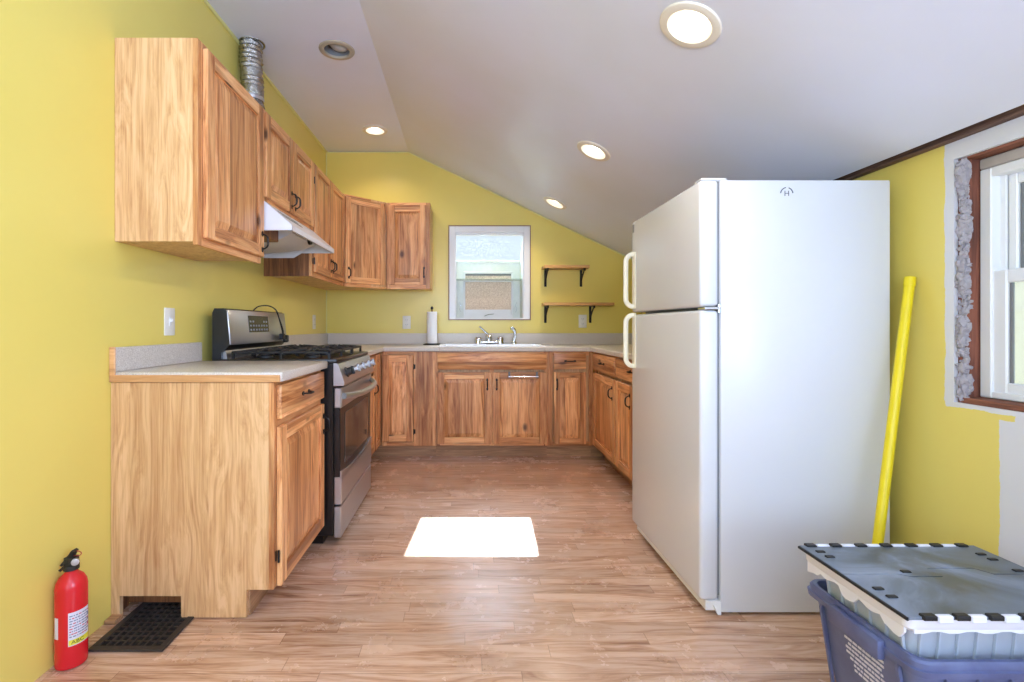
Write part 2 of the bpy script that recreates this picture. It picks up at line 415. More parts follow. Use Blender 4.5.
# ------------------------------------------------------------------ room shell
XL, XR, YB, YR, ZC, XRG = -1.295, 1.63, 4.54, -2.6, 2.68, -0.53
SL = 0.479
zs = lambda x: ZC - SL * (x - XRG)
XE = 1.552   # the ceiling board stops short of the right wall
m = MB(); m.box(XL - .15, XR + .15, YR, YB + .15, -0.08, 0)
# opening under the floor register is only a shallow dark pan put in for its shade
struct(m.build('floor', M_floor), 'tan wood-look laminate plank floor', 'floor')

m = MB(); m.box(XL - .15, XL, -.1, YB + .15, 0, 2.9); m.box(XL - .15, XL, YR, -1.3, 0, 2.9)   # invented opening behind the camera, added for the left fill lamp
m.box(XL - .15, XL, -1.3, -.1, 0, .75); m.box(XL - .15, XL, -1.3, -.1, 1.75, 2.9)
struct(m.build('wall_left', M_yel), 'yellow painted wall along the stove side', 'wall')
# back wall with window opening
WX0, WX1, WZ0, WZ1 = -0.155, 0.592, 1.128, 1.990
m = MB()
m.box(XL - .15, WX0, YB, YB + .15, 0, 2.9); m.box(WX1, XR + .15, YB, YB + .15, 0, 2.9)
m.box(WX0, WX1, YB, YB + .15, 0, WZ0); m.box(WX0, WX1, YB, YB + .15, WZ1, 2.9)
struct(m.build('wall_back', M_yel), 'yellow gable wall behind the sink', 'wall')
# right wall with rough window opening, plus an invented opening for the fill lamp beside the camera
VY0, VY1, VZ0, VZ1 = 0.78, 1.637, 0.812, 1.622
m = MB(); zt = 1.722
m.box(XR, XR + .15, VY1 + .03, YB, 0, zt)
m.box(XR, XR + .014, VY1, VY1 + .03, VZ0 - .02, zt)
m.box(XR, XR + .15, VY0, VY1 + .03, 0, VZ0 - .02); m.box(XR, XR + .014, VY0, VY1, VZ0 - .02, VZ0)
m.box(XR, XR + .15, VY0, VY1, VZ1 + .03, zt); m.box(XR, XR + .014, VY0, VY1, VZ1, VZ1 + .03)
m.box(XR + .014, XR + .15, VY1, VY1 + .03, VZ0 - .02, VZ0)
m.box(XR + .014, XR + .15, VY1, VY1 + .03, VZ1 + .03, zt)
m.box(XR, XR + .15, -.25, VY0, 0, zt); m.box(XR, XR + .15, YR, -1.55, 0, zt)
m.box(XR, XR + .15, -1.55, -.25, 0, .75); m.box(XR, XR + .15, -1.55, -.25, 1.65, zt)
struct(m.build('wall_right', M_right), 'yellow wall with unpainted white plaster around the window', 'wall')
# rear wall with two windows behind the camera
m = MB()
holes = [(-1.05, -0.05), (0.40, 1.40)]
xs = [XL - .15, -1.05, -0.05, 0.40, 1.40, XR + .15]
for a, b in ((xs[0], xs[1]), (xs[2], xs[3]), (xs[4], xs[5])): m.box(a, b, YR - .15, YR, 0, 2.9)
for a, b in holes: m.box(a, b, YR - .15, YR, 0, .45); m.box(a, b, YR - .15, YR, 2.1, 2.9)
struct(m.build('wall_rear', M_white_wall), 'wall behind the camera', 'wall')

# ceiling: level strip, then the slope; holes for five recessed lamps
th = 0.16
m = MB(); m.prism([(XL - .15, ZC), (XRG, ZC), (XE, zs(XE)), (XE, zs(XE) + th), (XRG, ZC + th + .02), (XL - .15, ZC + th + .02)], 'y', YR - .15, YB + .15)
ceil = m.build('ceiling', M_ceil, smooth=False)
cans = [(-0.755, 2.865, 0, 0), (-0.75, 4.04, 0, 1), (0.747, 1.633, 1, 1), (0.735, 2.82, 1, 1), (0.73, 4.02, 1, 1)]
SA = math.atan(SL)
def can_matrix(x, y, sl):
    z = zs(x) if sl else ZC
    return Matrix.Translation((x, y, z)) @ (Matrix.Rotation(SA, 4, 'Y') if sl else Matrix.Identity(4))
cut = MB()
for (x, y, sl, on) in cans: cut.lathe([(0.078, -0.05), (0.078, 0.10)], n=32, M=can_matrix(x, y, sl))
co = cut.build('cutter', M_ceil, smooth=False)
bo = ceil.modifiers.new('b', 'BOOLEAN'); bo.operation = 'DIFFERENCE'; bo.object = co; bo.solver = 'EXACT'
bpy.context.view_layer.update()
dg = bpy.context.evaluated_depsgraph_get()
nm = bpy.data.meshes.new_from_object(ceil.evaluated_get(dg)); ceil.modifiers.clear(); ceil.data = nm
bpy.data.objects.remove(co)
struct(ceil, 'white painted ceiling sloping down to the right', 'ceiling')

# dark timber showing in the gap between ceiling and right wall
m = MB(); m.box(XE + .0, XR + .16, YR, YB, zt + .002, zt + .16); m.box(XE + .045, XR - .002, YR, YB, zs(XE) - .002, zt + .002)
struct(m.build('trim_1', BEAM), 'dark bare timber in the gap between ceiling and right wall', 'trim')
m = MB(); m.tube([(XL + .006, YR, ZC - .006), (XL + .006, YB, ZC - .006)], .009, 8)
struct(m.build('trim_2', M_trim), 'thin pale bead along the left wall top', 'trim')
m = MB(); m.tube([(XL, YB - .006, ZC - .008), (XRG, YB - .006, ZC - .008), (XE, YB - .006, zs(XE) - .010)], .006, 8)
m.tube([(XL + .004, YB - .004, 1.0), (XL + .004, YB - .004, ZC)], .005, 8)
struct(m.build('trim_3', M_trim), 'thin pale bead along the gable wall edge', 'trim')
m = MB(); m.box(-3, 14, -8, 16, -0.7, -0.6)
struct(m.build('ground', M_grass), 'ground outside the windows', 'ground')

# ------------------------------------------------------------------ recessed lamps
can_labels = ['unlit round recessed ceiling lamp with grey eyeball nearest the foil duct',
              'small lit round recessed lamp in the level ceiling near the gable wall',
              'large bright recessed lamp in the sloped ceiling, nearest the camera',
              'lit recessed lamp in the sloped ceiling, middle of its row of three',
              'lit recessed lamp in the sloped ceiling above the wall shelves']
for i, (x, y, sl, on) in enumerate(cans):
    M = can_matrix(x, y, sl); t = bpy.data.objects.new('recessed_light', None); COL.objects.link(t)
    t.matrix_world = M; tag(t, can_labels[i], 'ceiling light', 'round recessed ceiling lamps')
    m = MB(); m.lathe([(0.073, 0.004), (0.074, -0.008), (0.090, -0.009), (0.100, -0.006), (0.103, -0.0005)], n=40, cap=False)
    m.build('trim_ring', M_canin if on else plain('dull_trim', srgb(176, 164, 146), .5), t)
    m = MB(); m.lathe([(0.076, 0.0), (0.068, 0.05), (0.055, 0.085), (0.0, 0.09)], n=32, cap=False)
    m.build('reflector', M_canin if on else M_grey, t)
    if on:
        m = MB(); m.lathe([(0, 0.012), (0.022, 0.014), (0.036, 0.024), (0.042, 0.040), (0.034, 0.062), (0.02, 0.084), (0.0, 0.088)], n=24)
        m.build('bulb', M_bulb, t)
    else:
        m = MB(); m.lathe([(0, 0.004), (0.03, 0.006), (0.05, 0.018), (0.060, 0.04), (0.060, 0.06), (0, .07)], n=28, M=Matrix.Rotation(0.25, 4, 'Y'))
        m.build('eyeball', plain('frosted_lamp_glass', srgb(176, 178, 180), .35), t)
    if on:
        p = M @ Vector((0, 0, -0.02))
        l = light('lamp_glow', 'SPOT', p, 13, (1.0, 0.82, 0.62), spot_size=2.5, spot_blend=0.8, shadow_soft_size=0.05)
        l.rotation_euler = (0, SA if sl else 0, 0)

# ------------------------------------------------------------------ cabinets
def pull(parent, x, z, horiz=False, y=-0.021, L=0.10):
    """wrought iron arched pull with leaf ends, in front of plane y"""
    m = MB(); pts = []; rs = []
    for i in range(13):
        t = i / 12 * 2 - 1; pts.append((0, -0.004 - 0.024 * (1 - t ** 4), t * L * 0.36)); rs.append(0.0032 + 0.002 * (1 - t * t))
    m.tube(pts, rs, 8)
    for sg in (-1, 1):
        m.prism([(0, sg * L * .5), (.008, sg * L * .42), (.006, sg * L * .36), (.009, sg * L * .31), (0, sg * L * .25), (-.009, sg * L * .31), (-.006, sg * L * .36), (-.008, sg * L * .42)], 'y', -0.004, 0)
    R = Matrix.Rotation(PI / 2, 4, 'Y') if horiz else Matrix.Identity(4)
    MM = Matrix.Translation((x, y, z)) @ R
    m.v = [MM @ v for v in m.v]
    return m.build('handle', M_iron, parent)

def door(par, x0, x1, z0, z1, hx=None, hz=None, fw=0.055, style='raised', name='door'):
    m = MB(); b = .0025
    m.box(x0, x0 + fw, -.021, -.001, z0, z1, 0, b); m.box(x1 - fw, x1, -.021, -.001, z0, z1, 0, b)
    m.box(x0 + fw, x1 - fw, -.0205, -.001, z0, z0 + fw, 1, b); m.box(x0 + fw, x1 - fw, -.0205, -.001, z1 - fw, z1, 1, b)
    d = m.build(name, [Wz, Wx], par)
    a0, a1, c0, c1 = x0 + fw - .001, x1 - fw + .001, z0 + fw - .001, z1 - fw + .001; k = .032; m = MB()
    vs = [(a0, -.009, c0), (a1, -.009, c0), (a1, -.009, c1), (a0, -.009, c1),
          (a0 + k, -.018, c0 + k), (a1 - k, -.018, c0 + k), (a1 - k, -.018, c1 - k), (a0 + k, -.018, c1 - k),
          (a0, -.002, c0), (a1, -.002, c0), (a1, -.002, c1), (a0, -.002, c1)]
    if style == 'flat':
        vs[4:8] = [(a0 + .004, -.011, c0 + .004), (a1 - .004, -.011, c0 + .004), (a1 - .004, -.011, c1 - .004), (a0 + .004, -.011, c1 - .004)]
    m.add(vs, [(4, 5, 6, 7), (0, 1, 5, 4), (1, 2, 6, 5), (2, 3, 7, 6), (3, 0, 4, 7), (8, 9, 1, 0), (9, 10, 2, 1), (10, 11, 3, 2), (11, 8, 0, 3), (8, 11, 10, 9)])
    if style == 'bead':
        n = max(3, int((a1 - a0 - 2 * k) / .032))
        for i in range(1, n):
            xx = a0 + k + (a1 - a0 - 2 * k) * i / n
            m.box(xx - .012, xx + .012, -.0205, -.017, c0 + k + .004, c1 - k - .004, 0, .003)
    m.build('door_panel', Wz, d, smooth=False)
    if hx is not None: pull(d, hx, hz)
    return d
def drawer(par, x0, x1, z0, z1, handle=True, name='drawer'):
    m = MB(); m.box(x0, x1, -.021, -.001, z0, z1, 0, .004, seg=2)
    d = m.build(name, Wx, par)
    if handle: pull(d, (x0 + x1) / 2, (z0 + z1) / 2, True)
    return d
def hinge(par, x, z):
    if (par.name, round(z, 2)) in HIDE: return
    m = MB(); m.tube([(x, -.012, z - .022), (x, -.012, z + .022)], .0045, 8); m.box(x - .001, x + .014, -.0035, 0, z - .018, z + .018)
    m.build('hinge', M_iron, par)
HIDE = {('wall_cabinet', .15), ('wall_cabinet', .6), ('base_cabinet', .6)}
BH = 0.860
def base_body(par, w_, d, toe=True, mat=None, hollow=False):
    m = MB()
    if hollow:   # room for the sink bowls
        m.box(0, .016, .019, d, .105, BH); m.box(w_ - .016, w_, .019, d, .105, BH); m.box(.016, w_ - .016, .019, d, .105, .121); m.box(.016, w_ - .016, d - .008, d, .121, BH)
        m.box(.016, w_ - .016, .0191, .027, .121, BH)
    else: m.box(0.0, w_, 0.019, d, .105, BH, 0)
    m.build('carcass', mat or SP, par)
    m = MB(); m.box(0.0005, .035, 0, .019, .105, BH, 0, .001); m.box(w_ - .035, w_ - .0005, 0, .019, .105, BH, 0, .001)
    m.box(.035, w_ - .035, .0005, .019, .105, .14, 1); m.box(.035, w_ - .035, .0005, .019, BH - .03, BH, 1)
    m.build('face_frame', [Wz, Wx], par)
    if toe:
        m = MB(); m.box(0.0, w_, .078, .094, 0.0, .105); m.build('toe_kick', TOE, par)

# near base cabinet, left of the stove
FX = -0.700
c = thing('base_cabinet', 'tan wood base cabinet with drawer and open end panel, nearest the camera', 'cabinet', (FX, 1.785, 0), PI / 2)
W1 = 0.577; D1 = .590
m = MB(); m.box(0.019, W1, 0.019, D1, .105, BH); m.build('carcass', SP, c)
m = MB(); m.box(.0, .038, 0, .019, .105, BH, 0, .001); m.box(W1 - .038, W1, 0, .019, .105, BH, 0, .001)
m.box(.038, W1 - .038, .0005, .019, .105, .13, 1); m.box(.038, W1 - .038, .0005, .019, .69, .72, 1); m.box(.038, W1 - .038, .0005, .019, BH - .02, BH, 1)
m.build('face_frame', [Wz, Wx], c)
m = MB(); m.box(.02, W1, .095, .11, 0, .105); m.build('toe_kick', TOE, c)
m = MB(); m.box(.085, .10, .11, D1, .012, .105); m.box(.02, .16, .325, .335, .001, .104); m.box(.019, .085, D1 - .004, D1 + .003, .001, .104); m.build('shade_boards', SPd, c)  # added dark boards stand in for the shade inside the register notch
m = MB()  # end panel with toe notch and register notch (local y = distance back from the front)
m.prism([(.019, .105), (.100, .105), (.100, .004), (.338, .004), (.338, .082), (.562, .082), (.562, .004), (D1 + .003, .004), (D1 + .003, BH), (.019, BH)], 'x', 0, .019)
m.build('end_panel', SP, c)
drawer(c, .020, W1 - .012, .722, .848)
d = door(c, .020, W1 - .012, .108, .694, W1 - .03, .60)
hinge(c, .014, .22); hinge(c, .014, .60)

def worktop_strip(m, pts, z0=.862, z1=.898, mat=0): m.prism(pts, 'z', z0, z1, mat)
# near worktop
wt = thing('countertop', 'short speckled laminate countertop with wood-edged end over the near cabinet', 'countertop', (-.98, 2.08, .862))
M_ = T(wt)
m = MB(); m.box(XL + .001, -.668, 1.783, 2.37, .862, .898, 0, .006, M=M_, seg=2); m.build('countertop_slab', M_lam, wt)
m = MB(); m.box(XL + .001, XL + .020, 1.783, 2.37, .898, .988, 0, .003, M=M_); m.build('backsplash', M_lam, wt)
m = MB(); m.box(XL + .001, -.675, 1.775, 1.7828, .862, .888, 0, .002, M=M_); m.box(XL + .001, XL + .022, 1.775, 1.7828, .888, .990, 0, .002, M=M_); m.build('end_trim', SHWm if False else wood('end_cap_wood', 'x', [srgb(204, 154, 106), srgb(190, 138, 90), srgb(166, 116, 74)], ST, 0.1), wt)

# base cabinet beyond the stove
c = thing('base_cabinet', 'narrow sliver of wood base cabinet between stove and far left corner', 'cabinet', (FX, 3.165, 0), PI / 2)
base_body(c, .745, .59); drawer(c, .03, .50, .722, .848); door(c, .03, .50, .14, .694, .47, .60)
door(c, .525, .735, .125, .848, None, None)
# corner cabinet in the back run
c = thing('base_cabinet', 'far left corner wood cabinet with one full-height door and plain filler', 'cabinet', (-1.29, 3.93, 0), 0)
m = MB(); m.box(0, 1.045, .019, .6, .105, BH); m.build('carcass', SP, c)
m = MB(); m.box(.62, .655, 0, .019, .105, BH, 0, .001); m.box(.655, .872, .0005, .019, .105, .135, 1); m.box(.655, .872, .0005, .019, BH - .02, BH, 1)
m.build('face_frame', [Wz, Wx], c)
m = MB(); m.box(.872, 1.045, -.003, .019, .105, BH, 0, .001); m.build('filler_panel', Wz, c)
m = MB(); m.box(.50, 1.045, .078, .094, 0, .105); m.build('toe_kick', TOE, c)
door(c, .618, .868, .142, .835)
hinge(c, .871, .74); hinge(c, .871, .22)
# sink base
c = thing('base_cabinet', 'wide two-door wood sink cabinet under the window', 'cabinet', (-.245, 3.93, 0), 0)
base_body(c, .905, .60, hollow=True)
m = MB(); m.box(.435, .47, 0, .019, .105, .72, 0, .001); m.build('center_stile', Wz, c)
drawer(c, .017, .888, .718, .85, handle=False, name='false_front')
door(c, .017, .447, .122, .697, .415, .60); door(c, .458, .888, .122, .697, .490, .60)
# narrow drawer base
c = thing('base_cabinet', 'narrow wood cabinet with one drawer and beadboard door right of sink', 'cabinet', (.66, 3.93, 0), 0)
base_body(c, .36, .60)
m = MB(); m.box(.36, .46, .078, .094, 0, .105); m.build('toe_kick', TOE, c)
drawer(c, .043, .298, .722, .85); door(c, .043, .298, .122, .697, .066, .60, fw=.045, style='bead')
# right run
c = thing('base_cabinet', 'wood base cabinet row along the right, partly hidden by the refrigerator', 'cabinet', (1.030, 3.93, 0), -PI / 2)
base_body(c, 1.33, .595)
drawer(c, .025, .59, .722, .85); door(c, .025, .59, .122, .697, .545, .60)
drawer(c, .62, 1.30, .722, .85); door(c, .62, .955, .122, .697, .91, .60); door(c, .965, 1.30, .122, .697, 1.25, .60)

# long worktop with sink cut-out
SX0, SX1, SY0, SY1 = -.215, .625, 3.965, 4.49
wt = thing('countertop', 'long U-shaped speckled laminate countertop running under the window around the room', 'countertop', (0.2, 4.2, .862))
M_ = T(wt); m = MB(); e = .006
m.box(XL + .001, -.655, 3.16, YB - .001, .862, .898, 0, e, M=M_)
m.box(-.661, SX0, 3.90, YB - .001, .862, .898, 0, e, M=M_); m.box(SX1, .996, 3.90, YB - .001, .862, .898, 0, e, M=M_)
m.box(SX0 - .004, SX1 + .004, 3.90, SY0, .862, .898, 0, e, M=M_); m.box(SX0 - .004, SX1 + .004, SY1, YB - .001, .862, .898, 0, e, M=M_)
m.box(.990, XR - .001, 2.60, YB - .001, .862, .898, 0, e, M=M_)
m.build('countertop_slab', M_lam, wt)
m = MB(); m.box(XL + .001, XL + .02, 3.16, YB - .001, .898, 1.0, 0, .003, M=M_); m.box(XL + .02, XR - .02, YB - .021, YB - .001, .898, 1.0, 0, .003, M=M_)
m.box(XR - .02, XR - .001, 2.60, YB - .001, .898, 1.0, 0, .003, M=M_); m.build('backsplash', M_lam, wt)

# upper cabinets
UZ0, UZ1 = 1.385, 2.128
UX = -.988
def upper(label, loc, rz, w_, d, h, doors, sides=SP, end_dark=None):
    c = thing('wall_cabinet', label, 'cabinet', loc, rz)
    m = MB(); m.box(0.0, w_, .019, d, 0.012, h); m.build('carcass', sides, c)
    m = MB(); b = .001
    m.box(0.0, .035, 0, .019, 0, h, 0, b); m.box(w_ - .035, w_, 0, .019, 0, h, 0, b)
    m.box(.035, w_ - .035, .0005, .019, 0, .035, 1); m.box(.035, w_ - .035, .0005, .019, h - .03, h, 1)
    m.build('face_frame', [Wz, Wx], c)
    for a in doors: door(c, *a[:6], **(a[6] if len(a) > 6 else {}))
    return c
hU = UZ1 - UZ0
c = upper('large single-door wood wall cabinet nearest the camera, above the near countertop', (UX, 1.805, 1.366), PI / 2, .555, .306, UZ1 - 1.366,
      [(.030, .543, .030, UZ1 - 1.366 - .022, .520, .10)])
hinge(c, .028, .15); hinge(c, .028, .6)
c = upper('short two-door wood wall cabinet above the white range hood', (UX, 2.368, 1.675), PI / 2, .765, .306, UZ1 - 1.675,
      [(.012, .378, .02, UZ1 - 1.675 - .022, .352, .09), (.384, .752, .02, UZ1 - 1.675 - .022, .41, .09)])
c = upper('two-door wood wall cabinet between range hood and corner cabinet', (UX, 3.14, UZ0), PI / 2, .785, .306, hU,
      [(.02, .39, .03, hU - .02, .368, .11, {'fw': .045}), (.396, .775, .03, hU - .02, .42, .11, {'fw': .045})])
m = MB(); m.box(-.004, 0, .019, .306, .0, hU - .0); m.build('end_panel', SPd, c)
for z in (.10, .62): hinge(c, .014, z)
# diagonal corner wall cabinet
c = thing('wall_cabinet', 'diagonal corner wood wall cabinet with one flat-panel door', 'cabinet', (UX, 3.93, UZ0), PI / 4)
wd = .408; m = MB()
# local: x along the diagonal face, y behind it
W2L = Matrix.Rotation(-PI / 4, 3, 'Z')
def l2(x, y): v = W2L @ Vector((x - UX, y - 3.93, 0)); return (v.x, v.y)
m.prism([l2(UX, 3.932), l2(XL + .001, 3.932), l2(XL + .001, YB - .001), l2(-.688, YB - .001), l2(-.688, 4.22)], 'z', .012, hU)
m.build('carcass', SP, c)
m = MB(); m.box(.004, .03, -.004, .015, 0, hU, 0, .001); m.box(wd - .03, wd - .004, -.004, .015, 0, hU, 0, .001); m.box(.03, wd - .03, -.004, .015, 0, .03, 1); m.box(.03, wd - .03, -.004, .015, hU - .03, hU, 1)
for i in range(len(m.v)): pass
m.build('face_frame', [Wz, Wx], c)
dd = door(c, .012, wd - .012, .03, hU - .02, .040, .11, fw=.05, style='flat')
dd.location = (0, -.004, 0); hinge(c, wd - .012, .62)
c = upper('single-door wood wall cabinet on the gable wall, left of window', (-.685, 4.22, UZ0), 0, .375, .318, hU,
      [(.018, .345, .035, hU - .025, .325, .14)])

# ------------------------------------------------------------------ duct
t = thing('duct', 'crinkled foil exhaust duct rising from wall cabinet to ceiling', 'duct', (-1.222, 2.80, UZ1))
m = MB(); prof = []
N = 44; H = ZC - UZ1
for i in range(N + 1):
    prof.append((.056 + (.003 + .006 * random.random() if i % 2 else 0) - (.006 if 16 < i < 20 else 0), H * i / N))
m.lathe(prof, n=28)
for v in m.v:
    v.x += .008 * math.sin(v.z * 9); v += Vector((random.uniform(-1, 1), random.uniform(-1, 1), random.uniform(-1, 1))) * .0024
m.build('duct_hose', M_foil, t)
m = MB(); m.lathe([(.060, H - .004), (.070, H - .003), (.071, H)], n=28, cap=False); m.build('collar', M_foil, t)
m = MB(); m.lathe([(.064, H * .40), (.0655, H * .42), (.064, H * .44)], n=28); m.build('clamp', M_chrome, t)

# ------------------------------------------------------------------ range hood
t = thing('range_hood', 'white under-cabinet range hood with slots and a dark round knob', 'range hood', (-1.0, 2.75, 1.52))
M_ = T(t); y0, y1 = 2.374, 3.130
zt_, zb = 1.673, 1.535
m = MB()
prof_o = [(-1.29, zt_), (-.978, zt_), (-.842, 1.556), (-.842, 1.530), (-.852, 1.530), (-.852, 1.548), (-.985, 1.660), (-1.28, 1.660), (-1.28, 1.500), (-1.29, 1.500)]
m.prism(prof_o, 'y', y0, y1, M=M_)
side = [(-1.29, zt_), (-.978, zt_), (-.842, 1.556), (-.842, 1.530), (-1.05, 1.530), (-1.10, 1.500), (-1.29, 1.500)]
m.prism(side, 'y', y0 - .0015, y0 + .008, M=M_); m.prism(side, 'y', y1 - .008, y1 + .0015, M=M_)
m.build('hood_shell', M_winhood, t)
m = MB(); m.box(-1.27, -1.00, y0 + .02, y1 - .02, 1.60, 1.612, M=M_); m.build('filter', M_dark, t)
m = MB()
m.prism([(-1.275, 1.505), (-1.0, 1.53), (-.93, 1.56), (-.93, 1.60), (-1.275, 1.60)], 'y', 2.62, 3.0, M=M_)
m.build('lamp_housing', M_winhood, t)
m = MB(); m.lathe([(.0, -.016), (.030, -.014), (.032, 0)], n=20, M=M_ @ Matrix.Translation((-.93, 2.90, 1.578)) @ Matrix.Rotation(-PI / 2, 4, 'Y') @ Matrix.Rotation(0, 4, 'X'))
m.build('knob', M_matte, t)
m = MB(); m.box(-1.27, -1.0, y0 + .05, 2.615, 1.512, 1.60, 0, .004, M=M_); m.build('grease_filter', SPd, t)  # added dark box stands in for the shaded opening under the hood
# slots on the sloped front
fn = Vector((1.173 - 1.056, 0, .136)); sl_dir = Vector((.136, 0, -.117)).normalized(); nrm = Vector((.117, 0, .136)).normalized()
m = MB()
for r in range(2):
    for k in range(7):
        yc = 2.455 + k * .040; p = Vector((-.978, yc, zt_)) + sl_dir * (.060 + r * .030)
        A = Matrix((( sl_dir.x, 0, nrm.x, p.x), (0, 1, 0, p.y), (sl_dir.z, 0, nrm.z, p.z), (0, 0, 0, 1)))
        m.box(-.009, .009, -.016, .016, -.001, .0012, M=M_ @ A)
m.build('vent_slots', M_grey, t)

# ------------------------------------------------------------------ stove
t = thing('gas_stove', 'stainless steel and black gas stove between the left cabinets', 'stove', (-.95, 2.76, 0))
M_ = T(t); y0, y1 = 2.380, 3.140
m = MB(); m.box(-1.24, -.645, y0, y1, .045, .885, 0, .004, M=M_); m.box(-1.18, -.70, y0 + .02, y1 - .02, 0.0, .045, M=M_)
m.build('body', M_black, t)
m = MB(); m.box(-1.235, -.628, y0 - .001, y1 + .001, .885, .905, 0, .006, M=M_, seg=2); m.build('cooktop', M_black, t)
m = MB(); m.prism([(-.644, .885), (-.622, .882), (-.590, .79), (-.594, .775), (-.644, .775)], 'y', y0, y1, M=M_); pnl = m.build('control_panel', M_steel, t)
kn = Vector((.032, 0, .103)); kd = Vector((.945, 0, .33)).normalized()
for k in range(5):
    yk = y0 + .10 + k * .14; c0 = Vector((-.606, yk, .832))
    R = kd.to_track_quat('Z', 'Y').to_matrix().to_4x4(); A = M_ @ Matrix.Translation(c0) @ R
    m = MB(); m.lathe([(.026, 0), (.026, .006), (.020, .010), (.018, .030), (.0, .032)], n=20, mat=0, M=A); m.box(-.004, .004, -.020, .020, .03, .042, 0, .002, M=A)
    m.build('knob', M_steel if k else M_matte, pnl)
m = MB(); bw = .602
m.box(-.643, -.606, y0 + .004, y1 - .004, .665, .765, 0, .005, M=M_); m.box(-.643, -.606, y0 + .004, y1 - .004, .195, .33, 0, .004, M=M_)
m.box(-.643, -.612, y0 + .004, y1 - .004, .33, .665, 1, .003, M=M_)
# convex sweep at the top of the lower steel strip
arc = [(y0 + .004 + (y1 - y0 - .008) * i / 16, .33 + .028 * math.sin(0) + .030 * (abs(i / 8 - 1) ** 2)) for i in range(17)]
m.prism([(y0 + .004, .32)] + arc + [(y1 - .004, .32)], 'x', -.613, -.606, 0, M=M_)
dr = m.build('oven_door', [M_steel, M_black], t)
m = MB(); m.box(-.613, -.6085, y0 + .09, y1 - .09, .375, .63, 0, .001, M=M_); m.build('oven_window', M_oven, dr)
m = MB(); pts = []
for i in range(21):
    u = i / 20; pts.append((-.600 + .055 * (1 - (2 * u - 1) ** 4) * (0.82 + .18 * math.sin(PI * u)), y0 + .03 + (y1 - y0 - .06) * u, .722 - .010 * math.sin(PI * u)))
m.tube(pts, .016, 10, M=M_); m.build('handle', M_steel, dr)
m = MB(); m.box(-.643, -.608, y0 + .004, y1 - .004, .035, .185, 0, .004, M=M_); m.build('drawer', M_steel, t)
# console
m = MB(); m.prism([(-1.235, .885), (-1.19, .885), (-1.19, .935), (-1.15, .972), (-1.165, 1.140), (-1.180, 1.152), (-1.225, 1.152), (-1.235, 1.13)], 'y', y0 + .004, y1 - .004, M=M_)
con = m.build('console', M_black, t)
A = Matrix.Rotation(math.radians(-5.5), 4, 'Y')
m = MB(); m.box(-.006, .006, y0 + .006, y1 - .006, 0, .175, 0, .004, M=M_ @ Matrix.Translation((-1.150, 0, .972)) @ A, seg=2); m.build('control_fascia', M_steel, con)
Af = M_ @ Matrix.Translation((-1.1435, 0, .972)) @ A
m = MB(); m.box(-.0, .0015, 2.60, 2.86, .060, .150, 0, 0, M=Af)
for r in range(3):
    for k in range(7):
        if r == 2 and 1 < k < 5: continue
        m.box(.0014, .0020, 2.614 + k * .0345, 2.632 + k * .0345, .070 + r * .022, .079 + r * .022, 1, 0, M=Af)
m.build('display', [M_disp, M_icon], con)
m = MB(); m.prism([(-1.195, .900), (-1.168, .900), (-1.182, .958), (-1.195, .958)], 'y', y0 + .02, y1 - .02, M=M_); m.build('riser_panel', M_steel, con)
# burners and grates
for g in range(3):
    ya = y0 + .02 + g * .242; yb = ya + .236; xa, xb = -1.15, -.665; m = MB(); z = .942; r = .0065
    m.box(xa, xb, ya, ya + .012, z - .012, z, 0, .002, M=M_); m.box(xa, xb, yb - .012, yb, z - .012, z, 0, .002, M=M_)
    m.box(xa, xa + .012, ya, yb, z - .012, z, 0, .002, M=M_); m.box(xb - .012, xb, ya, yb, z - .012, z, 0, .002, M=M_)
    ym = (ya + yb) / 2; xm = (xa + xb) / 2
    m.box(xm - .006, xm + .006, ya, yb, z - .010, z + .002, 0, .002, M=M_)
    for q in (.25, .75):
        xq = xa + (xb - xa) * q; m.box(xq - .005, xq + .005, ya, ya + .05, z - .010, z + .004, 0, .002, M=M_); m.box(xq - .005, xq + .005, yb - .05, yb, z - .010, z + .004, 0, .002, M=M_)
    for xc in ((xa + xm) / 2, (xb + xm) / 2):
        for an in range(8):
            a = an * PI / 4; dx, dy = math.cos(a), math.sin(a); L = .10 if an % 2 == 0 else .125
            p0 = (xc + dx * .035, ym + dy * .035, z + .004); p1 = (xc + dx * L, max(ya + .004, min(yb - .004, ym + dy * L)), z - .004)
            m.tube([p0, p1], .0075, 6, M=M_)
    for px in (xa + .006, xb - .006, xm):
        for py in (ya + .006, yb - .006): m.box(px - .006, px + .006, py - .006, py + .006, .904, z - .008, 0, .001, M=M_)
    m.build('grate', M_matte, t)
    for xc in ((xa + xm) / 2, (xb + xm) / 2):
        m = MB(); m.lathe([(.045, 0), (.045, .008), (.034, .012), (.034, .018), (.0, .020)], c=(xc, ym, .905), n=24, M=M_); m.build('burner', M_matte, t)
# cord with plug over the console
m = MB()
pts = [(-1.215, 2.80, 1.155), (-1.205, 2.85, 1.180), (-1.18, 2.93, 1.186), (-1.145, 2.955, 1.16), (-1.128, 2.965, 1.10), (-1.118, 2.985, 1.03), (-1.122, 3.0, .99), (-1.126, 3.02, 1.03), (-1.134, 2.995, 1.09), (-1.146, 2.96, 1.158)]
def smooth_pts(p, k=6):
    out = []; P = [Vector(q) for q in p]
    for i in range(len(P) - 1):
        a, b, c_, d_ = P[max(i - 1, 0)], P[i], P[i + 1], P[min(i + 2, len(P) - 1)]
        for j in range(k):
            u = j / k; out.append(.5 * ((2 * b) + (-a + c_) * u + (2 * a - 5 * b + 4 * c_ - d_) * u * u + (-a + 3 * b - 3 * c_ + d_) * u ** 3))
    return out + [P[-1]]
t = thing('power_cord', 'black cord with plug draped over the stove console end', 'cord', (-1.13, 3.02, .98)); M_ = T(t)
m.tube(smooth_pts(pts), .0038, 8, M=M_); m.build('cable', M_matte, t)
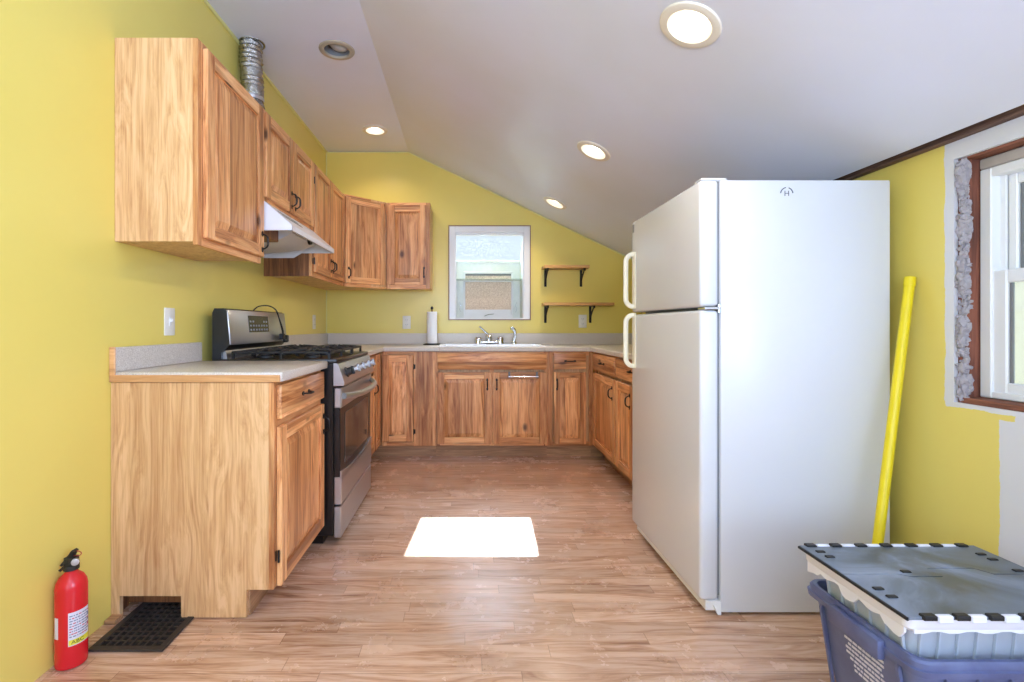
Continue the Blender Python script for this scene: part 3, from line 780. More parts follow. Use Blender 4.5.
m = MB(); m.box(-1.135, -1.108, 2.975, 3.008, .985, 1.02, 0, .004, M=M_); m.box(-1.140, -1.112, 3.045, 3.08, .965, 1.01, 0, .005, M=M_); m.tube([(-1.12, 3.0, .99), (-1.112, 3.03, .972), (-1.126, 3.06, .985)], .005, 8, M=M_)
m.build('plug', M_matte, t)

# ------------------------------------------------------------------ refrigerator
t = thing('refrigerator', 'tall white top-freezer refrigerator with cream handles', 'refrigerator', (1.25, 2.19, 0)); M_ = T(t)
fy0, fy1 = 1.80, 2.545
m = MB(); m.box(.936, 1.560, fy0, fy1, .012, 1.603, 0, .006, M=M_, seg=2); m.build('body', M_fridge, t)
def fdoor(z0, z1, name):
    m = MB(); m.box(.860, .929, fy0, fy1, z0, z1, 0, .014, M=M_, seg=3); return m.build(name, M_fridge, t)
fd = fdoor(1.137, 1.603, 'freezer_door'); rd = fdoor(.056, 1.125, 'door')
m = MB(); m.box(.9285, .937, fy0 + .012, fy1 - .012, .07, 1.60, M=M_); m.build('door_gasket', M_grey, t)
def fhandle(z0, z1, parent, top):
    m = MB(); y = fy1 - .040; X = .860
    pts = [(X, y, z1), (X - .022, y, z1 - .004), (X - .040, y, z1 - .024), (X - .043, y, z1 - .06), (X - .043, y, z0 + .06), (X - .040, y, z0 + .024), (X - .022, y, z0 + .004), (X, y, z0)]
    m.tube(smooth_pts(pts, 4), .0095, 10, M=M_, flat=1.3)
    m.box(X - .004, X + .004, y - .022, y + .022, z0 - .01, z1 + .01, 0, .003, M=M_)
    m.build('handle', M_cream, parent)
fhandle(1.165, 1.432, fd, 1); fhandle(.862, 1.122, rd, 0)
m = MB(); m.box(.8585, .8605, fy1 - .040, fy1 - .018, 1.545, 1.585, 0, 0, M=M_); m.build('badge', M_grey, fd)
m = MB(); m.box(.870, .97, fy0 + .012, fy0 + .075, 1.603, 1.615, 0, .006, M=M_); m.build('hinge_cover', M_fridge, t)
m = MB(); m.box(.875, .936, fy0 - .002, fy0 + .05, 1.1258, 1.1362, 0, .002, M=M_); m.tube([(.932, fy0 + .004, 1.115), (.932, fy0 + .004, 1.145)], .006, 8, M=M_); m.build('hinge', M_chrome, t)
m = MB(); m.box(.885, .940, fy0 + .01, fy1 - .01, .014, .052, 0, .003, M=M_); m.build('base_grille', M_white, t)
m = MB(); m.prism([(.888, .056), (.936, .056), (.936, .006), (.924, .006), (.910, .040)], 'y', fy0 - .003, fy0 + .01, M=M_); m.build('bottom_hinge', M_white, t)
for (x, y) in ((.985, fy0 + .04), (.985, fy1 - .04), (1.52, fy0 + .04), (1.52, fy1 - .04)):
    m = MB(); m.lathe([(.018, 0), (.018, .006), (.008, .008), (.008, .014)], c=(x, y, 0), n=14, M=M_); m.build('foot', M_matte, t)
# round emblem with an H on the side
ec = Vector((1.178, fy0, 1.552)); m = MB()
A = M_ @ Matrix.Translation((ec.x, fy0 - .0006, ec.z)) @ Matrix.Rotation(PI / 2, 4, 'X')
text_mesh('H', .028, A, m)
for a0, a1 in ((100, 175), (5, 72)):
    m.tube([A @ Vector((.0225 * math.cos(math.radians(a0 + (a1 - a0) * i / 10)), .0225 * math.sin(math.radians(a0 + (a1 - a0) * i / 10)), 0)) for i in range(11)], .0020, 6)
m.build('emblem', plain('emblem_grey', srgb(96, 100, 110), .5), t)

# ------------------------------------------------------------------ garden window over the sink (window_1)
t = bpy.data.objects.new('window_1', None); COL.objects.link(t); t.location = (.224, YB, WZ0); struct(t, 'white framed garden window over the sink', 'window')
M_ = T(t); x0, x1, z0, z1 = WX0, WX1, WZ0, WZ1
m = MB(); f = .008  # dark thin edging on the wall
m.box(x0 - f, x1 + f, YB - .010, YB + .004, z1, z1 + f, M=M_); m.box(x0 - f, x1 + f, YB - .010, YB + .004, z0 - f, z0, M=M_)
m.box(x0 - f, x0, YB - .010, YB + .004, z0, z1, M=M_); m.box(x1, x1 + f, YB - .010, YB + .004, z0, z1, M=M_)
m.build('edge_trim', plain('weathered_brown_edge', srgb(150, 116, 100), .7), t)
m = MB(); k = .055
m.box(x0, x0 + k, YB - .006, YB + .05, z0, z1, 0, .003, M=M_); m.box(x1 - k, x1, YB - .006, YB + .05, z0, z1, 0, .003, M=M_)
m.box(x0 + k, x1 - k, YB - .006, YB + .05, z1 - .055, z1, 0, .003, M=M_); m.box(x0 + k, x1 - k, YB - .006, YB + .05, z0, z0 + .014, 0, .002, M=M_)
m.box(x0 + k - .006, x0 + k + .008, YB + .02, YB + .07, z0, z1 - .04, 0, .002, M=M_); m.box(x1 - k - .008, x1 - k + .006, YB + .02, YB + .07, z0, z1 - .04, 0, .002, M=M_)
m.box(x0 + k, x1 - k, YB + .02, YB + .06, z1 - .078, z1 - .05, 0, .003, M=M_)
m.build('window_frame', M_vinyl, t)
gx0, gx1, yf = x0 + k + .004, x1 - k - .004, 4.82
zr0, zr1 = 1.707, 1.900
m = MB()
for xa, xb in ((gx0 - .02, gx0), (gx1, gx1 + .02)):
    m.prism([(YB + .045, z0 - .0), (yf + .02, z0 - .0), (yf + .02, zr0 + .01), (YB + .045, zr1 + .04)], 'x', xa, xb, M=M_)
m.box(gx0 - .02, gx1 + .02, YB + .045, yf + .02, z0 - .02, z0 + .006, M=M_)
m.build('window_box', M_pale, t)
m = MB(); m.prism([(YB + .05, zr1), (yf, zr0), (yf, zr0 + .006), (YB + .05, zr1 + .006)], 'x', gx0, gx1, M=M_); m.build('roof_glass', M_speck, t, smooth=False)
# front sash with the tan board behind it
m = MB(); fy = yf
m.box(gx0, gx1, fy - .014, fy + .014, zr0 - .018, zr0 + .006, 1, .002, M=M_)
ax0, ax1 = gx0 + .075, gx1 - .075
m.box(gx0, ax0, fy, fy + .02, z0, zr0 - .018, 1, 0, M=M_); m.box(ax1, gx1, fy, fy + .02, z0, zr0 - .018, 1, 0, M=M_)
m.box(ax0, ax1, fy, fy + .02, 1.600, zr0 - .018, 1, 0, M=M_); m.box(ax0, ax1, fy - .01, fy + .02, z0, z0 + .055, 0, .002, M=M_)
for xa in (ax0 - .004, ax1 - .014): m.box(xa, xa + .018, fy - .012, fy + .02, z0 + .055, 1.600, 0, .002, M=M_)
m.box(ax0, ax1, fy - .012, fy + .02, 1.580, 1.602, 0, .002, M=M_); m.box(ax0, ax1, fy - .012, fy + .02, 1.500, 1.522, 0, .002, M=M_)
m.box(ax0 + .015, ax1 - .015, fy - .008, fy + .01, z0 + .055, z0 + .10, 0, .002, M=M_)
m.build('sash', [M_vinyl, M_pale], t)
m = MB(); m.box(ax0 + .012, ax1 - .012, fy + .004, fy + .014, z0 + .09, 1.505, M=M_); m.box(ax0 + .012, ax1 - .012, fy + .004, fy + .014, 1.520, 1.562, M=M_); m.build('tan_panel', M_tan, t)
m = MB(); m.box(ax0 + .014, ax1 - .014, fy + .004, fy + .013, 1.560, 1.582, M=M_); m.build('shaded_slot', M_grey, t)
m = MB(); m.box(gx0, gx1, 4.64, fy - .02, 1.508, 1.514, 0, .001, M=M_); m.build('glass_shelf', plain('green_glass_edge', srgb(170, 186, 160), .1), t)
m = MB()
for xa, sg in ((gx0 + .035, 1), (gx1 - .035, -1)):
    m.tube([(xa, fy - .006, 1.30), (xa + sg * .014, fy - .012, 1.265), (xa - sg * .004, fy - .006, 1.235), (xa + sg * .012, fy - .006, 1.20)], .0022, 6, M=M_)
m.tube([(.18, fy - .016, z0 + .035), (.22, fy - .03, z0 + .05), (.27, fy - .03, z0 + .055)], .004, 6, M=M_)
m.build('latch', M_chrome, t)

# ------------------------------------------------------------------ side window (window_2) in the rough opening
t = bpy.data.objects.new('window_2', None); COL.objects.link(t); t.location = (XR, 1.2, VZ0); struct(t, 'white double-hung window in a rough open frame', 'window')
M_ = T(t)
m = MB(); m.box(1.6455, 1.765, VY1 - .012, VY1 + .028, VZ0 - .012, VZ1 + .02, 0, .002, M=M_); m.build('window_stud', RAW, t)
m = MB(); m.box(1.640, 1.760, VY0, VY1 - .013, VZ0 - .012, VZ0 + .018, 0, .003, M=M_); m.build('sill_board', RAWy, t)
m = MB(); m.box(1.650, 1.760, VY0, VY1 - .013, VZ1 - .004, VZ1 + .028, 0, .003, M=M_); m.build('header_board', RAWy, t)
m = MB(); m.box(1.700, 1.735, VY0, VY1 - .013, VZ1 - .040, VZ1 - .006, 0, .004, M=M_); m.build('plaster_edge', M_caulk, t)
wy0, wy1, wz0, wz1 = .84, 1.622, VZ0 + .020, VZ1 - .042
m = MB()
m.box(1.700, 1.78, wy1 - .036, wy1, wz0, wz1, 0, .003, M=M_); m.box(1.700, 1.78, wy0, wy0 + .036, wz0, wz1, 0, .003, M=M_)
m.box(1.701, 1.78, wy0 + .035, wy1 - .035, wz1 - .03, wz1, 0, .003, M=M_); m.box(1.701, 1.78, wy0 + .035, wy1 - .035, wz0, wz0 + .022, 0, .003, M=M_)
m.box(1.730, 1.738, wy1 - .050, wy1 - .034, wz0, wz1, 0, 0, M=M_); m.box(1.742, 1.748, wy1 - .048, wy1 - .034, wz0, wz1, 1, 0, M=M_)
m.build('window_frame', [M_vinyl, M_grey], t)
def sash(xa, xb, za, zb, ya, yb, fr):
    m = MB(); b = .004
    m.box(xa, xb, yb - fr, yb, za, zb, 0, b, M=M_); m.box(xa, xb, ya, ya + fr, za, zb, 0, b, M=M_)
    m.box(xa, xb, ya + fr, yb - fr, zb - fr, zb, 0, b, M=M_); m.box(xa, xb, ya + fr, yb - fr, za, za + fr, 0, b, M=M_)
    for g in (0, 1):
        yy = (yb - fr - .010) if g else (ya + fr + .002)
        m.box(xa + .008, xa + .014, yy, yy + .008, za + fr, zb - fr, 1, 0, M=M_)
    s_ = m.build('sash', [M_vinyl, M_grey], t)
    m = MB(); m.box((xa + xb) / 2 - .002, (xa + xb) / 2 + .002, ya + fr, yb - fr, za + fr, zb - fr, M=M_); m.build('pane', M_glass, s_)
sash(1.708, 1.732, wz0 + .012, 1.245, wy0 + .03, wy1 - .032, .042)
sash(1.742, 1.766, 1.205, wz1 - .02, wy0 + .03, wy1 - .032, .042)
# fluffy insulation stuffed beside the frame
m = MB(); rr = random.Random(3)
for i in range(620):
    z = VZ0 + .0 + rr.random() ** 0.9 * (VZ1 - VZ0 - .01); r = rr.uniform(.004, .0085) * (1 + .3 * math.sin(z * 37)); cx = 1.640 + rr.uniform(-.002, .018) + .003 * math.sin(z * 23) ; cy = VY1 - .012 + rr.uniform(-.012, .008)
    bm = bmesh.new(); bmesh.ops.create_icosphere(bm, subdivisions=2, radius=r)
    ax = Vector((rr.uniform(.5, 1.6), rr.uniform(.6, 1.4), rr.uniform(.6, 2.4)))
    for v in bm.verts:
        v.co *= 1 + rr.uniform(-.35, .35); v.co = Vector((v.co.x * ax.x, v.co.y * ax.y, v.co.z * ax.z))
        v.co += Vector((cx, cy, z))
        v.co.z = min(max(v.co.z, VZ0 + .002), VZ1 - .002); v.co.x = min(v.co.x, 1.668)
    m.bm(bm, 0, M_)
ins = m.build('insulation', M_ins, t); ins['kind'] = 'stuff'; ins['label'] = 'fluffy grey insulation'
# neighbouring wall outdoors seen through the side window
m = MB()
m.box(5.2, 5.4, 2.0, 9.0, -.6, 2.6); m.box(5.18, 5.2, 2.0, 9.0, 1.2, 1.23)
tag(m.build('outbuilding', M_siding), 'pale building outdoors beyond the double-hung window', 'building')

# ------------------------------------------------------------------ sink, faucet, sprayer
t = thing('kitchen_sink', 'white double-bowl drop-in sink below the window', 'sink', (.205, 4.23, .72)); M_ = T(t)
m = MB(); za, zb = .8985, .905
bowls = [(SX0 + .035, .185, SY0 + .03, SY1 - .11), (.225, SX1 - .035, SY0 + .03, SY1 - .11)]
ox0, ox1, oy0, oy1 = SX0 - .015, SX1 + .015, SY0 - .015, SY1 + .012
m.box(ox0, bowls[0][0], oy0, oy1, za, zb, 0, .002, M=M_); m.box(bowls[1][1], ox1, oy0, oy1, za, zb, 0, .002, M=M_)
m.box(bowls[0][0], bowls[1][1], oy0, bowls[0][2], za, zb, 0, .002, M=M_); m.box(bowls[0][0], bowls[1][1], bowls[0][3], oy1, za, zb, 0, .002, M=M_)
m.box(bowls[0][1], bowls[1][0], bowls[0][2], bowls[0][3], za, zb, 0, .002, M=M_)
m.build('sink_rim', M_white, t)
for (a, b, c_, d_) in bowls:
    m = MB(); q = .02; zt2, zl = .904, .74
    vs = [(a, c_, zt2), (b, c_, zt2), (b, d_, zt2), (a, d_, zt2), (a + q, c_ + q, zl), (b - q, c_ + q, zl), (b - q, d_ - q, zl), (a + q, d_ - q, zl)]
    o = .003; vo = [(a - o, c_ - o, zt2), (b + o, c_ - o, zt2), (b + o, d_ + o, zt2), (a - o, d_ + o, zt2), (a + q - o, c_ + q - o, zl - o), (b - q + o, c_ + q - o, zl - o), (b - q + o, d_ - q + o, zl - o), (a + q - o, d_ - q + o, zl - o)]
    fs = [(0, 1, 5, 4), (1, 2, 6, 5), (2, 3, 7, 6), (3, 0, 4, 7), (4, 5, 6, 7)]
    fo = [tuple(i + 8 for i in reversed(f_)) for f_ in fs] + [(0, 8, 9, 1), (1, 9, 10, 2), (2, 10, 11, 3), (3, 11, 8, 0)]
    m.add(vs + vo, fs + fo, 0, M_); bw_ = m.build('bowl', M_white, t)
    m = MB(); m.lathe([(.042, 0), (.040, .004), (.03, .003), (0, .001)], c=((a + b) / 2, (c_ + d_) / 2, zl), n=20, M=M_); m.build('drain', M_chrome, bw_)
t = thing('faucet', 'chrome single-lever kitchen faucet standing behind the sink', 'faucet', (.205, 4.43, .905)); 
m = MB(); m.box(-.115, .125, -.028, .028, 0, .030, 0, .012, seg=2); m.lathe([(.034, 0), (.034, .040), (.026, .060), (0, .064)], c=(-.095, 0, .0), n=18); m.lathe([(.034, 0), (.034, .040), (.026, .060), (0, .064)], c=(.105, 0, .0), n=18)
m.build('base_plate', M_chrome, t)
m = MB(); m.lathe([(.030, .02), (.028, .055), (.030, .07), (.022, .085), (0, .09)], n=20); m.build('valve_body', M_chrome, t)
m = MB(); m.tube(smooth_pts([(0, 0, .045), (.0, -.05, .062), (0, -.13, .075), (0, -.185, .070), (0, -.195, .05)]), .012, 12); m.build('spout', M_chrome, t)
m = MB(); m.tube([(.0, 0, .08), (-.03, -.005, .105), (-.075, -.01, .150)], [.010, .008, .007], 10); m.lathe([(0, 0), (.011, .003), (.012, .012), (0, .018)], c=(-.078, -.01, .143), n=14); m.build('lever', M_chrome, t)
t = thing('side_sprayer', 'chrome hand sprayer upright beside the faucet', 'sprayer', (.435, 4.43, .905))
m = MB(); m.lathe([(.026, 0), (.024, .014), (.014, .022), (.013, .05)], n=18); m.build('sprayer_base', M_chrome, t)
m = MB(); m.tube(smooth_pts([(.008, 0, .045), (.010, 0, .085), (.004, 0, .12), (-.014, -.004, .138), (-.034, -.01, .136)]), [.013] * 6 + [.014] * 6 + [.016] * 6 + [.014] * 6 + [.012], 12); m.build('sprayer_head', M_chrome, t)

# paper towels
t = thing('paper_towel_holder', 'black upright paper towel holder left of the sink', 'paper towel holder', (-.302, 4.35, .898))
m = MB(); m.lathe([(.078, 0), (.078, .008), (.070, .012), (0, .013)], n=28); m.build('base', M_matte, t)
m = MB(); m.lathe([(.006, .012), (.006, .315), (.012, .320), (.013, .330), (.007, .340), (0, .342)], n=14); m.build('pole', M_matte, t)
t = MB().lathe([(.018, .0), (.043, 0), (.046, .004), (.046, .276), (.043, .280), (.018, .280), (.018, .0)], n=32, cap=False).build('paper_towel_roll', M_paper, loc=(-.302, 4.35, .912))
tag(t, 'white roll of paper towels standing on its black holder', 'paper towels')

# towel bar over sink cabinet door
t = thing('towel_bar', 'metal towel bar hooked over the right sink cabinet door', 'towel bar', (.45, 3.905, .66))
m = MB(); m.tube([(-.115, -.020, .004), (.125, -.020, .004)], .006, 10); m.build('bar', M_chrome, t)
for x in (-.105, .115):
    m = MB(); m.box(x - .010, x + .010, -.024, -.004, -.008, .012, 0, .002); m.box(x - .008, x + .008, -.006, .002, 0, .040, 0, .001); m.build('bracket', M_grey, t)

# ------------------------------------------------------------------ wall shelves
def shelf(label, x0, x1, z, br):
    t = thing('wall_shelf', label, 'shelf', ((x0 + x1) / 2, YB, z)); M_ = T(t)
    m = MB(); m.box(x0, x1, YB - .165, YB - .001, z, z + .026, 0, .002, M=M_); m.build('shelf_board', SHW, t)
    for bx in br:
        m = MB(); w_ = .011
        m.box(bx - w_, bx + w_, YB - .006, YB - .001, z - .155, z, 0, .001, M=M_); m.box(bx - w_, bx + w_, YB - .145, YB - .001, z - .006, z, 0, .001, M=M_)
        pts = [(bx, YB - .130, z - .006), (bx, YB - .10, z - .035), (bx, YB - .055, z - .065), (bx, YB - .02, z - .10), (bx, YB - .006, z - .140)]
        m.tube(smooth_pts(pts, 4), .007, 8, M=M_); m.lathe([(0, -.008), (.016, -.006), (.016, .006), (0, .008)], c=(bx, YB - .145, z - .008), n=12, axis='x', M=M_)
        m.build('bracket', M_iron, t)
shelf('shorter upper wooden wall shelf on black brackets', .700, 1.105, 1.585, (.735, 1.065))
shelf('longer lower wooden wall shelf on black brackets', .700, 1.325, 1.250, (.735, 1.150))

# ------------------------------------------------------------------ outlets and switch
def plate(label, cat, M, kind='outlet', name='wall_outlet'):
    t = bpy.data.objects.new(name, None); COL.objects.link(t); t.matrix_world = M; tag(t, label, cat)
    m = MB(); m.box(-.037, .037, -.006, -.0005, -.060, .060, 0, .003, seg=2); m.build('cover_plate', M_plast, t)
    if kind == 'outlet':
        for z in (-.022, .022):
            m = MB(); m.lathe([(.0165, -.0085), (.0165, -.005)], c=(0, 0, z), n=20, axis='y')
            m.box(-.009, -.006, -.0092, -.0083, z - .004, z + .006, 1); m.box(.006, .009, -.0092, -.0083, z - .004, z + .006, 1)
            m.lathe([(.0025, -.0092), (.0025, -.0084)], c=(0, 0, z - .010), n=8, mat=1, axis='y'); m.build('socket', [M_plast, M_grey], t)
    else:
        m = MB(); m.box(-.008, .008, -.008, -.005, -.018, .018); m.box(-.005, .005, -.018, -.007, -.002, .012, 0, .002); m.build('toggle', M_white, t)
Lw = lambda y, z: Matrix.Translation((XL, y, z)) @ Matrix.Rotation(PI / 2, 4, 'Z')
Bw = lambda x, z: Matrix.Translation((x, YB, z))
plate('white light switch plate on the left wall above the near countertop', 'light switch', Lw(2.135, 1.085), 'switch', 'light_switch')
plate('white plate on the left wall beyond the stove, near the corner', 'outlet', Lw(4.17, 1.10))
plate('white outlet on the back wall between wall cabinet and paper towels', 'outlet', Bw(-.55, 1.10))
plate('white outlet on the back wall below the longer shelf', 'outlet', Bw(1.08, 1.11))

# ------------------------------------------------------------------ floor register
t = thing('floor_register', 'dark brown metal floor vent grille half under the near cabinet', 'vent', (-1.115, 1.75, 0)); M_ = T(t)
x0, x1, y0, y1 = -1.240, -.990, 1.60, 1.98; b = .024
m = MB(); z1 = .008
m.box(x0, x1, y0, y0 + b, .001, z1, 0, .002, M=M_); m.box(x0, x1, y1 - b, y1, .001, z1, 0, .002, M=M_)
m.box(x0, x0 + b, y0 + b, y1 - b, .001, z1, 0, .002, M=M_); m.box(x1 - b, x1, y0 + b, y1 - b, .001, z1, 0, .002, M=M_)
m.build('frame', M_reg, t)
m = MB(); nx, ny = 8, 13
for i in range(1, nx): xx = x0 + b + (x1 - x0 - 2 * b) * i / nx; m.box(xx - .0035, xx + .0035, y0 + b, y1 - b, .002, .0075, M=M_)
for i in range(1, ny): yy = y0 + b + (y1 - y0 - 2 * b) * i / ny; m.box(x0 + b, x1 - b, yy - .0035, yy + .0035, .002, .0068, M=M_)
m.build('grille', M_reg, t)
m = MB(); m.box(x0 + .01, x1 - .01, y0 + .01, y1 - .01, .0004, .0015, M=M_); m.build('pan', M_dark, t)  # dark sheet under the grille stands in for the shade below
m = MB(); m.box(-1.290, -1.250, 1.745, 1.787, .0005, .016, 0, .002); tag(m.build('wood_scrap', TOE, origin=(-1.27, 1.766, 0)), 'little wood scrap on the floor where cabinet meets wall', 'wood scrap')

# ------------------------------------------------------------------ fire extinguisher
t = thing('fire_extinguisher', 'red fire extinguisher standing on the floor by the left wall', 'fire extinguisher', (-1.248, 1.55, 0))
m = MB(); R0 = .0425
m.lathe([(.034, 0), (.041, .004), (R0, .012), (R0, .245), (.040, .260), (.032, .276), (.021, .286), (.016, .292), (.016, .300)], n=40); m.build('cylinder', M_red, t)
def wrap(m, a0, a1, z0, z1, r, mat, n=10):
    vs = []
    for i in range(n + 1):
        a = math.radians(a0 + (a1 - a0) * i / n)
        for z in (z0, z1): vs += [(r * math.cos(a), r * math.sin(a), z), ((r - .001) * math.cos(a), (r - .001) * math.sin(a), z)]
    fs = []
    for i in range(n):
        k = i * 4; fs += [(k, k + 4, k + 6, k + 2), (k + 1, k + 3, k + 7, k + 5), (k, k + 1, k + 5, k + 4), (k + 2, k + 6, k + 7, k + 3)]
    fs += [(0, 2, 3, 1), (n * 4, n * 4 + 1, n * 4 + 3, n * 4 + 2)]
    m.add(vs, fs, mat)
m = MB(); wrap(m, -62, 20, .075, .178, R0 + .0012, 0); wrap(m, -60, 18, .078, .094, R0 + .0018, 1)
rr = random.Random(5)
for r in range(9):
    z = .102 + r * .008; a = -58
    while a < 8:
        da = rr.uniform(3, 11); wrap(m, a, a + da, z, z + .003, R0 + .0019, 3 if rr.random() < .25 else 2, 2); a += da + rr.uniform(1.5, 4)
wrap(m, 9, 16, .12, .128, R0 + .0019, 3, 2); wrap(m, 9, 16, .135, .143, R0 + .0019, 2, 2); wrap(m, 9, 16, .150, .158, R0 + .0019, 2, 2)
tb = MB(); text_mesh('ABC', .015, Matrix.Identity(4), tb)
for v in tb.v:
    a = math.radians(-30) + v.x * 1.15 / R0; rad = R0 + .0022 + v.z; v[:] = (rad * math.cos(a), rad * math.sin(a), .086 + v.y)
m.add(tb.v, tb.f, 4)
m.build('label', [M_label, M_lyel, M_ink, M_inkr, M_inkg], t)
m = MB(); wrap(m, -120, -100, .10, .165, R0 + .0012, 0, 4); m.build('side_sticker', M_lyel if False else M_label, t)
m = MB(); m.lathe([(.021, .298), (.021, .312), (.015, .316), (.015, .335), (.010, .338)], n=20)
m.box(-.016, .016, -.014, .014, .312, .338, 0, .003); m.build('valve', M_matte, t)
m = MB(); m.prism([(-.035, .296), (-.028, .292), (.010, .330), (.006, .336)], 'y', -.009, .009)
m.prism([(-.030, .312), (-.024, .309), (.006, .338), (.016, .356), (.008, .360), (-.004, .344)], 'y', -.010, .010); m.build('lever', M_matte, t)
m = MB(); m.lathe([(.0, .0), (.009, .001), (.0105, .005), (.0105, .014), (0, .016)], n=22, M=Matrix.Translation((.024, -.012, .330)) @ Matrix.Rotation(PI / 2, 4, 'X') @ Matrix.Rotation(.5, 4, 'Y')); m.build('pressure_gauge', M_steel, t)
m = MB(); m.tube([(.012 + .018 * math.cos(2 * PI * i / 20), .002, .346 + .008 * math.sin(2 * PI * i / 20)) for i in range(20)], .0016, 6, closed=True); m.build('pull_pin', plain('red_plastic', srgb(170, 60, 50), .4), t)

# ------------------------------------------------------------------ yellow pole leaning on the wall
p0, p1 = Vector((1.338, 1.64, .012)), Vector((1.600, 1.765, 1.240))
t = thing('yellow_pole', 'long yellow plastic tube leaning against wall beside refrigerator', 'pole', p0)
d = (p1 - p0); m = MB(); m.tube([Vector(), d * .02, d * .98, d], [.0150, .0155, .0155, .0155], 16); m.build('tube', M_pole, t)
m = MB(); m.tube([d * .975, d * 1.0, d * 1.002], [.0175, .0175, .014], 16); m.build('end_cap', M_pole, t)

# ------------------------------------------------------------------ totes
def rect(x0, x1, y0, y1, r, n=4):
    out = []
    for cx, cy, a in ((x1 - r, y1 - r, 0), (x0 + r, y1 - r, 90), (x0 + r, y0 + r, 180), (x1 - r, y0 + r, 270)):
        for i in range(n + 1):
            t_ = math.radians(a + 90 * i / n); out.append((cx + r * math.cos(t_), cy + r * math.sin(t_)))
    return out
def shell(m, levels, mat=0, close_bottom=True, M=None):
    """levels: (x0,x1,y0,y1,r,z) loops lofted one after another"""
    vs = []; n = None
    for (x0, x1, y0, y1, r, z) in levels:
        L = rect(x0, x1, y0, y1, r); n = len(L); vs += [(p[0], p[1], z) for p in L]
    fs = [(i * n + k, i * n + (k + 1) % n, (i + 1) * n + (k + 1) % n, (i + 1) * n + k) for i in range(len(levels) - 1) for k in range(n)]
    if close_bottom: fs.append(tuple(range(n - 1, -1, -1)))
    m.add(vs, fs, mat, M)
bx0, bx1, by0, by1, bz = .965, 1.462, 1.046, 1.402, .345
t = thing('storage_tote', 'blue plastic storage tote on the floor below the clear one', 'storage tote', (1.21, 1.22, 0)); M_ = T(t)
m = MB(); ti = .045
def lv(i, z, r=.03): return (bx0 + i, bx1 - i, by0 + i, by1 - i, r, z)
shell(m, [lv(.012 + ti, 0), lv(.014, bz - .035), lv(.0, bz - .034), lv(-.002, bz - .02), lv(.002, bz - .018), lv(.002, bz - .006), lv(.006, bz), lv(.014, bz), lv(.018, bz - .02), lv(.018 + ti, .006)], M=M_)
shell(m, [lv(.018 + ti, .006), lv(.2, .006), ], close_bottom=False, M=M_)
vs = rect(bx0 + .06, bx1 - .06, by0 + .06, by1 - .06, .03); m.add([(a, b, .006) for a, b in vs], [tuple(range(len(vs)))], 0, M_)
for k in range(6):  # upright ribs on the near side
    xx = bx0 + .07 + k * .07; m.prism([(by0 + .012, bz - .035), (by0 + .006, bz - .05), (by0 + .050, .01), (by0 + .058, .0)], 'x', xx, xx + .008, M=M_)
for yy in (by0 + .055, by1 - .062):
    m.prism([(bx0 + .012, bz - .035), (bx0 + .006, bz - .05), (bx0 + .050, .01), (bx0 + .058, 0)], 'y', yy, yy + .008, M=M_)
m.build('tub', M_tb, t)
m = MB(); m.box(bx0 - .016, bx0 + .004, 1.13, 1.29, bz - .052, bz - .006, 0, .006, M=M_, seg=2); m.build('handle', M_tb, t)
# faint printed lines on the left side
m = MB(); rr = random.Random(9); slope = ti / (bz - .035)
for r in range(8):
    z = bz - .075 - r * .0125; ya = 1.285 - (.02 if r in (0, 2, 5) else 0.01) - (r > 5) * .02; yend = 1.165 + (r > 5) * .015
    while ya > yend:
        L = rr.uniform(.006, .018); xx = bx0 + .013 + (bz - .035 - z) * slope
        m.box(xx - .0012, xx + .001, ya - L, ya, z, z + .0055, M=M_); ya -= L + rr.uniform(.002, .004)
m.build('printed_text', plain('faded_white_print', srgb(214, 212, 228), .6), t)
# clear tote with folding lid
cx0, cx1, cy0, cy1, cz = .950, 1.446, 1.053, 1.396, .440
t = thing('storage_tote', 'clear plastic tote with grey interlocking lid, nested in the blue one', 'storage tote', (1.2, 1.22, .12)); M_ = T(t)
def cl(i, z, r=.02): return (cx0 + i, cx1 - i, cy0 + i, cy1 - i, r, z)
m = MB(); shell(m, [cl(.060, .14), cl(.034, cz - .035), cl(.031, cz - .034), cl(.028, cz - .012), cl(.036, cz - .012), cl(.064, .144)], M=M_)
for k in range(10):
    xx = cx0 + .055 + k * .042; m.prism([(cy0 + .034, cz - .04), (cy0 + .028, cz - .04), (cy0 + .052, .15), (cy0 + .058, .15)], 'x', xx, xx + .004, M=M_)
for k in range(6):
    yy = cy0 + .05 + k * .045; m.prism([(cx0 + .034, cz - .04), (cx0 + .028, cz - .04), (cx0 + .052, .15), (cx0 + .058, .15)], 'y', yy, yy + .004, M=M_)
m.build('tub', M_clear, t)
m = MB(); shell(m, [cl(.034, cz - .036), cl(.012, cz - .038), cl(.006, cz - .030), cl(.004, cz - .006), cl(.012, cz - .004), cl(.028, cz - .012)], close_bottom=False, M=M_)
# wavy skirt hanging under the flange on the left side
sk = []; n = 24
for i in range(n + 1):
    y = cy0 + .02 + (cy1 - cy0 - .04) * i / n; sk.append((y, cz - .045 - .014 * (math.sin(i * .62) > 0.2) - .004 * math.sin(i * 1.1)))
m.prism([(cy0 + .02, cz - .03)] + sk + [(cy1 - .02, cz - .03)], 'x', cx0 + .009, cx0 + .014, M=M_)
sk = []; n = 24
for i in range(n + 1): x = cx0 + .02 + (cx1 - cx0 - .04) * i / n; sk.append((x, cz - .036 - .004 * (i % 4 < 2)))
m.prism([(cx0 + .02, cz - .02)] + sk + [(cx1 - .02, cz - .02)], 'y', cy0 + .007, cy0 + .011, M=M_)
m.build('rim', M_frost, t)
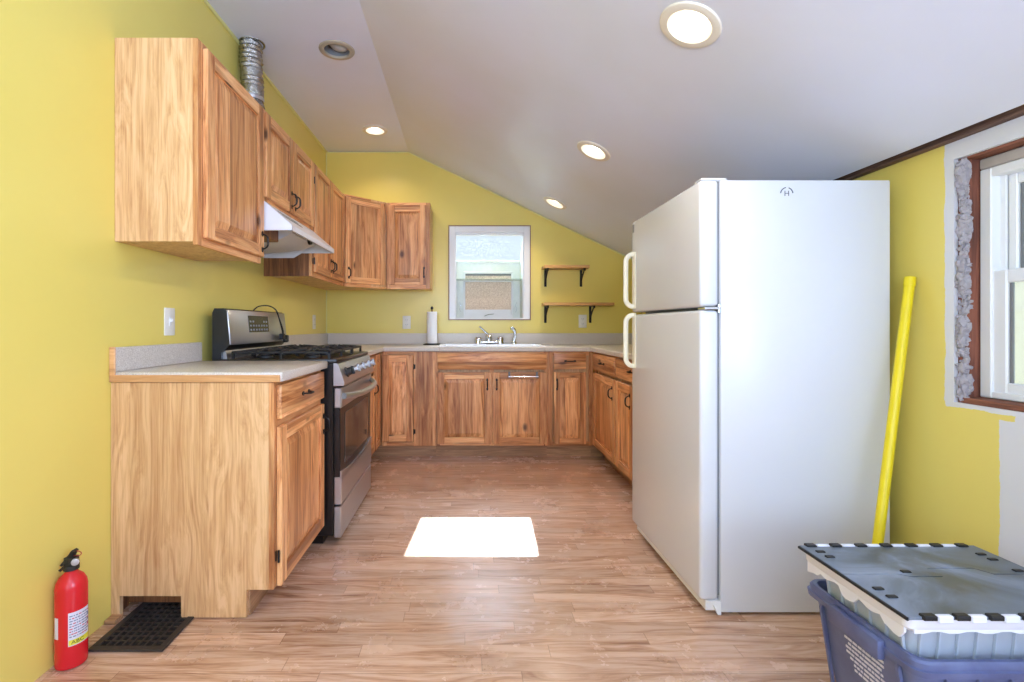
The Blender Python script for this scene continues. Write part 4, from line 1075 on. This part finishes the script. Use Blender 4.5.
# lid: two flaps meeting in a toothed seam that runs left to right
yc = 1.235; seam = []; steps = [(0, 0), (.14, 0), (.14, .0), (.16, -.012), (.24, -.012), (.24, .03), (.36, .03), (.38, 0), (.45, 0), (.496, 0)]
seam = [(cx0 + a * 1.0, yc + b) for a, b in steps]
zl0, zl1 = cz - .006, cz + .001
g = .0012
m = MB(); m.prism([(cx0, cy1), (cx0, yc + g)] + [(a, b + g) for a, b in seam[1:-1]] + [(cx1, yc + g), (cx1, cy1)], 'z', zl0, zl1, M=M_)
fl = m.build('lid_flap', M_lid, t, smooth=False)
m = MB(); m.prism([(cx0, cy0), (cx1, cy0), (cx1, yc - g)] + [(a, b - g) for a, b in reversed(seam[1:-1])] + [(cx0, yc - g)], 'z', zl0, zl1 - .0005, M=M_)
fn_ = m.build('lid_flap', M_lid, t, smooth=False)
m = MB(); m.tube([(cx0 - .001, cy0, cz - .004), (cx0 - .001, cy1, cz - .004)], .0042, 8, M=M_); m.build('hinge_rod', M_matte, t)
m = MB(); m.tube([(cx1 + .001, cy0, cz - .004), (cx1 + .001, cy1, cz - .004)], .0042, 8, M=M_); m.build('hinge_rod', M_matte, t)
def clip(*a, name='hinge_clip', mat=None): m = MB(); m.box(*a, 0, .002, M=M_); m.build(name, mat or M_matte, t)
for k in range(7):
    xx = cx0 + .015 + k * .0715; clip(xx, xx + .028, cy1 - .012, cy1 + .006, cz - .004, cz + .006)
    xx = cx0 + .030 + k * .0715; clip(min(xx, cx1 - .03), min(xx + .030, cx1), cy0 - .006, cy0 + .010, cz - .006, cz + .005)
for (xx, yy) in ((cx0 + .018, 1.355), (cx0 + .022, 1.325), (cx0 + .018, 1.165), (cx0 + .020, 1.130), (cx0 + .155, 1.245), (cx1 - .05, 1.34), (cx1 - .05, 1.31), (cx1 - .05, 1.25)):
    clip(xx, xx + .024, yy - .006, yy + .006, cz, cz + .0045)
for k in range(6):
    xx = cx0 + .047 + k * .0715; clip(xx, xx + .035, cy1 - .008, cy1 + .004, cz - .004, cz + .0045, name='rim_tab', mat=M_frost)
    xx = cx0 + .063 + k * .0715; clip(xx, xx + .033, cy0 - .004, cy0 + .008, cz - .012, cz + .0035, name='rim_tab', mat=M_frost)
